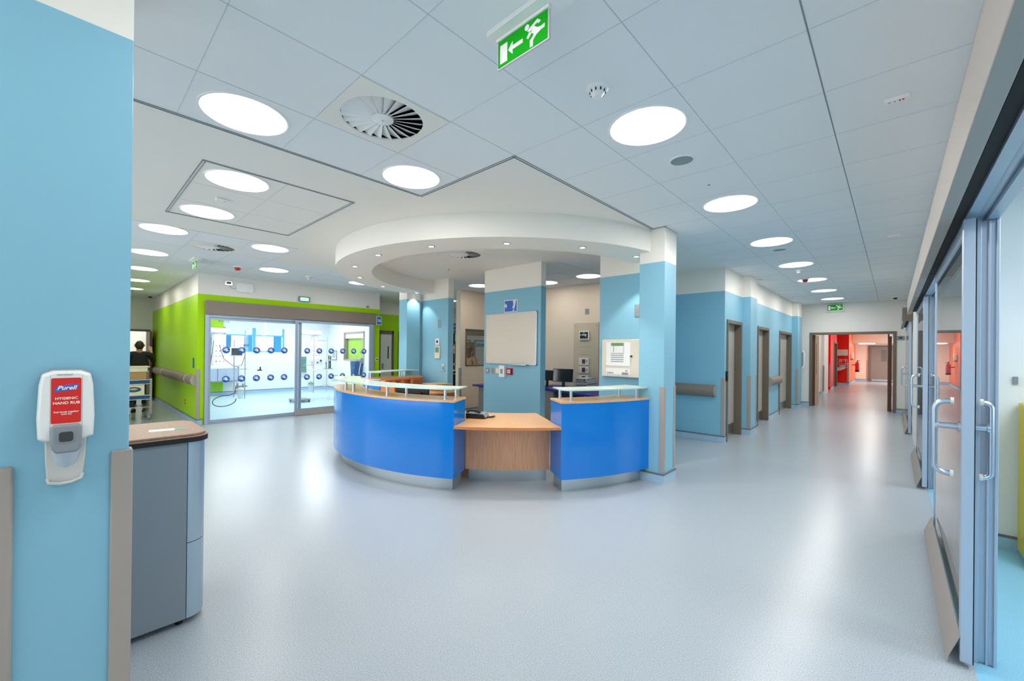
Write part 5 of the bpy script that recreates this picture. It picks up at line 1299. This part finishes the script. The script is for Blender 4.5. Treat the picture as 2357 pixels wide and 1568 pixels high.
    if bald: # fringe of hair round the back and sides
        Hm.ball((hc[0],hc[1]-.030*s,hc[2]-.020*s),(.081*s,.078*s,.105*s),n=24,k=14)
    else:
        Hm.ball((hc[0],hc[1]-.016*s,hc[2]+.020*s),(.088*s,.100*s,.100*s),n=24,k=14)
        if long_hair: Hm.ball((hc[0],hc[1]-.075*s,hc[2]-.07*s),(.085*s,.055*s,.15*s),n=20,k=12)
        else: Hm.ball((hc[0],hc[1]-.04*s,hc[2]-.02*s),(.086*s,.075*s,.085*s),n=20,k=12)
    put('hair', Hm, hair, r, local=True)
    F = MB()
    for sg in (-1,1): F.ball(P(sg*.030,.098,1.605),(.011*s,.006*s,.007*s),n=8,k=6,m=0).ball(P(sg*.086,.0,1.595),(.012*s,.020*s,.032*s),n=8,k=6,m=1)
    F.ball(P(0,.100,1.545),(.022*s,.007*s,.006*s),n=10,k=6,m=2)
    put('face', F, ['black','skin','pink'], r, local=True)
    return r
# man with his back to us in the far left doorway, arm raised
person('balding man in a black top seen from behind at the green corridor door, hand raised',(-12.95,1.15,0),RD(82),H=1.66,bald=True,hair='hair_dark',
       elbow=((-.25,.02,1.12),(.25,.14,1.20)),hand=((-.18,.20,1.02),(.20,.26,1.46)),bulk=1.32)
person('dark-haired person half hidden behind the stacked trolley in the green corridor',(-12.35,.80,0),RD(-70),H=1.34,hair='hair_dark',long_hair=True,top='shirt_black')
person('person in a black top with folded arms glimpsed between the blue and cream walls',(-9.75,8.0,0),RD(-115),H=1.70,hair='hair_dark',sleeve=0,
       elbow=((-.26,.05,1.12),(.26,.05,1.12)),hand=((.06,.20,1.12),(-.06,.22,1.08)))
person('brown-haired person in a tan top passing behind the station window',(-8.28,7.28,0),RD(20),H=1.60,hair='hair_brown',long_hair=True,top='shirt_tan')

# ================================================================ TROLLEY in the green corridor
r = thing('trolley','tall grey trolley stacked with trays and boxes in the green corridor','trolley',(-11.7,.85,0))
tx0,tx1,ty0,ty1 = -12.0,-11.45,.45,1.20
for x in (tx0,tx1):
    for y in (ty0,ty1): put('post', MB().box(x-.02,x+.02,y-.02,y+.02,.12,.86), 'taupe_light', r, bevel=.004)
for z,m in ((.26,'aluminium'),(.44,'shelf_blue'),(.76,'shelf_blue')): put('shelf', MB().box(tx0-.015,tx1+.016,ty0-.03,ty1-.001,z,z+(.07 if m != 'aluminium' else .015)), m, r, bevel=.004)
for z in (.43,.515,.75,.835): put('rail', MB().tube([(tx1+.03,ty0-.03,z),(tx1+.03,ty1,z)],.008), 'aluminium', r)
for x in (tx0,tx1):
    for y in (ty0+.05,ty1-.03): put('castor', MB().lathe([(.0001,y-.018),(.045,y-.018),(.045,y+.018),(.0001,y+.018)],c=(x,0,.045),n=18,axis='y').box(x-.02,x+.02,y-.022,y+.022,.05,.13), 'grey_plastic', r)
r = thing('carton','white carton with a blue and yellow oval on the trolley\'s middle shelf','box',(-11.7,.85,.51))
put('carton', MB().box(-11.95,-11.43,.5,1.10,.512,.74), 'cream_box', r, bevel=.004)
put('oval', MB().prism([(.93+.12*cos(2*pi*i/24),.64+.055*sin(2*pi*i/24)) for i in range(24)],-11.43,-11.427,axis='x').prism([(.93+.06*cos(2*pi*i/24),.65+.02*sin(2*pi*i/24)) for i in range(24)],-11.427,-11.425,axis='x',m=1), ['shelf_blue','yellow'], r)
r = thing('carton','brown cardboard box under the cream tray on top of the trolley','box',(-11.7,.85,.87))
put('carton', MB().box(-11.97,-11.43,.45,1.13,.835,1.0), 'brown_box', r, bevel=.004)
put('flap_tape', MB().box(-11.97,-11.43,.76,.82,1.0,1.002), 'cream_box', r)
r = thing('tray','cream plastic tray on top of the stacked trolley','tray',(-11.7,.85,1.0))
put('tray', MB().box(-11.98,-11.42,.42,1.16,1.003,1.02).box(-11.98,-11.96,.42,1.16,1.02,1.11).box(-11.44,-11.42,.42,1.16,1.02,1.11).box(-11.98,-11.42,.42,.44,1.02,1.11).box(-11.98,-11.42,1.14,1.16,1.02,1.11), 'cream_box', r, bevel=.004)
put('rim', MB().box(-11.41,-11.40,.40,1.18,1.095,1.115).box(-12.0,-11.411,1.165,1.18,1.096,1.114), 'cream_plastic', r)
r = thing('carton','small dark flat pack on the upper trolley shelf','box',(-11.7,.75,.84))
put('carton', MB().box(-11.9,-11.46,.5,.95,.27,.40), 'black_matte', r, bevel=.01)
# end door of the green corridor
r = thing('door_14','open doorway with taupe frame at the end of the green corridor','doorway',(-16.3,1.1,0),kind='structure')
put('frame', MB().box(-16.42,-16.25,.55,.62,0,2.04).box(-16.42,-16.25,1.60,1.68,0,2.04).box(-16.42,-16.25,.6,1.62,1.98,2.04), 'frame_taupe', r)
lf = put('leaf', MB().box(-16.25,-15.45,1.585,1.63,.01,1.97), 'dark_wood', r, label='brown leaf standing open')
put('handle', MB().tube([(-15.6,1.585,1.0),(-15.6,1.53,1.0),(-15.72,1.53,1.0)],.01), 'steel', lf)
r = thing('door_15',None,None,(-18.38,.8,0),kind='structure')
put('frame', MB().box(-18.4,-18.36,.2,.26,0,2.05).box(-18.4,-18.36,1.1,1.16,0,2.05).box(-18.4,-18.36,.2,1.16,1.99,2.05), 'frame_taupe', r)
put('leaf', MB().box(-18.4,-18.37,.26,1.1,.01,1.99), 'grey_door', r)

# ================================================================ BEYOND THE DOUBLE DOORS
r = thing('door_16','beige door in the white wall just past the double doors','door',(-2.0,15.95,0),kind='structure')
put('frame', MB().box(-2.15,-1.98,15.35,15.4,0,2.1).box(-2.15,-1.98,16.5,16.55,0,2.1).box(-2.15,-1.98,15.4,16.5,2.05,2.1), 'frame_taupe', r)
lf = put('leaf', MB().box(-2.1,-2.05,15.4,16.5,.01,2.05), 'door_veneer', r)
put('vision_panel', MB().box(-2.05,-2.047,15.6,15.72,.9,1.8), 'dark_wood', lf)
r = thing('door_17','taupe door frame in the red wall left of the wash basin','door',(-1.95,24.6,0),kind='structure')
put('frame', MB().box(-2.15,-1.96,23.62,23.72,0,2.1).box(-2.15,-1.96,24.9,25.0,0,2.1).box(-2.15,-1.96,23.7,24.95,2.03,2.1), 'frame_taupe', r)
put('leaf', MB().box(-2.15,-2.08,23.7,24.92,.01,2.03), 'frame_taupe', r)
struct('wall_far_corridor.008', MB().box(-2.35,-2.15,23.6,25.1,0,HC).box(-2.15,-1.98,23.7,24.95,2.1,HC), 'paint_red')
r = thing('door_18','brown door with a glass panel at the far end of the corridor','door',(-.35,31.3,0),kind='structure')
put('frame', MB().box(-1.06,-.94,31.24,31.3,0,2.05).box(-.94,.2,31.24,31.3,1.98,2.05), 'frame_taupe', r)
lf = put('leaf', MB().box(-.94,.2,31.26,31.3,.01,1.98), 'taupe', r)
put('vision_panel', MB().box(-.50,-.26,31.25,31.26,1.15,1.8), 'frame_taupe', lf)
put('kick_plate', MB().box(-.9,.15,31.25,31.26,.03,.14), 'steel', lf)
r = thing('wash_basin','white wash basin with tap on the red wall','wash basin',(-2.0,26.1,.75))
k0=MB(); put('bowl', MB().lathe([(.0001,.70),(.12,.71),(.30,.82),(.34,.88),(.32,.88),(.26,.83),(.0001,.80)],c=(-2.05,26.08,0),n=28), 'white_plastic', r)
put('tap', MB().tube([(-2.05,26.38,1.05),(-2.05,26.25,1.08),(-2.05,26.15,1.02)],.02).tube([(-1.98,26.38,1.08),(-1.90,26.28,1.05)],.012), 'steel', r)
r = thing('towel_dispenser','cream double dispenser above the wash basin on the red wall','dispenser',(-1.85,26.4,1.48))
put('housing', MB().prism(rbox(-2.08,-1.66,1.46,1.77,.04),26.26,26.4,axis='y'), 'cream_plastic', r, bevel=.01)
put('brackets', MB().box(-2.0,-1.97,26.3,26.4,1.41,1.46).box(-1.78,-1.75,26.3,26.4,1.41,1.46), 'grey_plastic', r)
r = thing('soap_dispenser','blue soap dispenser left of the cream dispenser on the red wall','dispenser',(-2.16,26.4,1.5))
put('housing', MB().prism(rbox(-2.22,-2.11,1.48,1.83,.04),26.28,26.4,axis='y'), 'shelf_blue', r)
put('nozzle', MB().box(-2.18,-2.15,26.3,26.36,1.44,1.48), 'paper', r)
r = thing('wire_rack','white wire rack on the red wall right of the basin','rack',(-1.85,26.38,.9))
W_ = MB()
for x in (-1.99,-1.92,-1.75,-1.68): W_.tube([(x,26.36,.88),(x,26.36,1.27)],.008,n=6)
for z in (.88,1.05,1.20,1.27): W_.tube([(-1.99,26.36,z),(-1.68,26.36,z)],.006,n=6)
put('wires', W_, 'white_plastic', r)
put('pack', MB().box(-1.98,-1.74,26.24,26.35,.88,1.0), 'bin_silver', r, bevel=.01)
r = thing('hand_sanitiser','small white dispenser on the orange-red wall past the basin','hand sanitiser dispenser',(-1.62,27.6,1.3))
put('housing', MB().box(0,.12,-.1,.1,0,.3), 'white_plastic', r, local=True, bevel=.03)
put('tray', MB().box(0,.10,-.06,.06,-.06,0), 'grey_plastic', r, local=True)
r = thing('fire_extinguisher','red fire extinguisher hanging at the red wall end','fire extinguisher',(-1.40,28.6,.6))
put('cylinder', MB().lathe([(.0001,.62),(.085,.62),(.09,.66),(.09,1.05),(.06,1.12),(.03,1.14),(.0001,1.14)],c=(-1.40,28.6,0),n=20), 'red_plastic', r)
put('base_ring', MB().lathe([(.088,.60),(.095,.60),(.095,.70),(.088,.70)],c=(-1.40,28.6,0),n=20), 'black', r)
put('valve', MB().box(-1.42,-1.38,28.56,28.64,1.14,1.22).box(-1.44,-1.30,28.59,28.61,1.18,1.20), 'black', r)
put('bracket', MB().box(-1.62,-1.48,28.58,28.62,.95,.99), 'black', r)
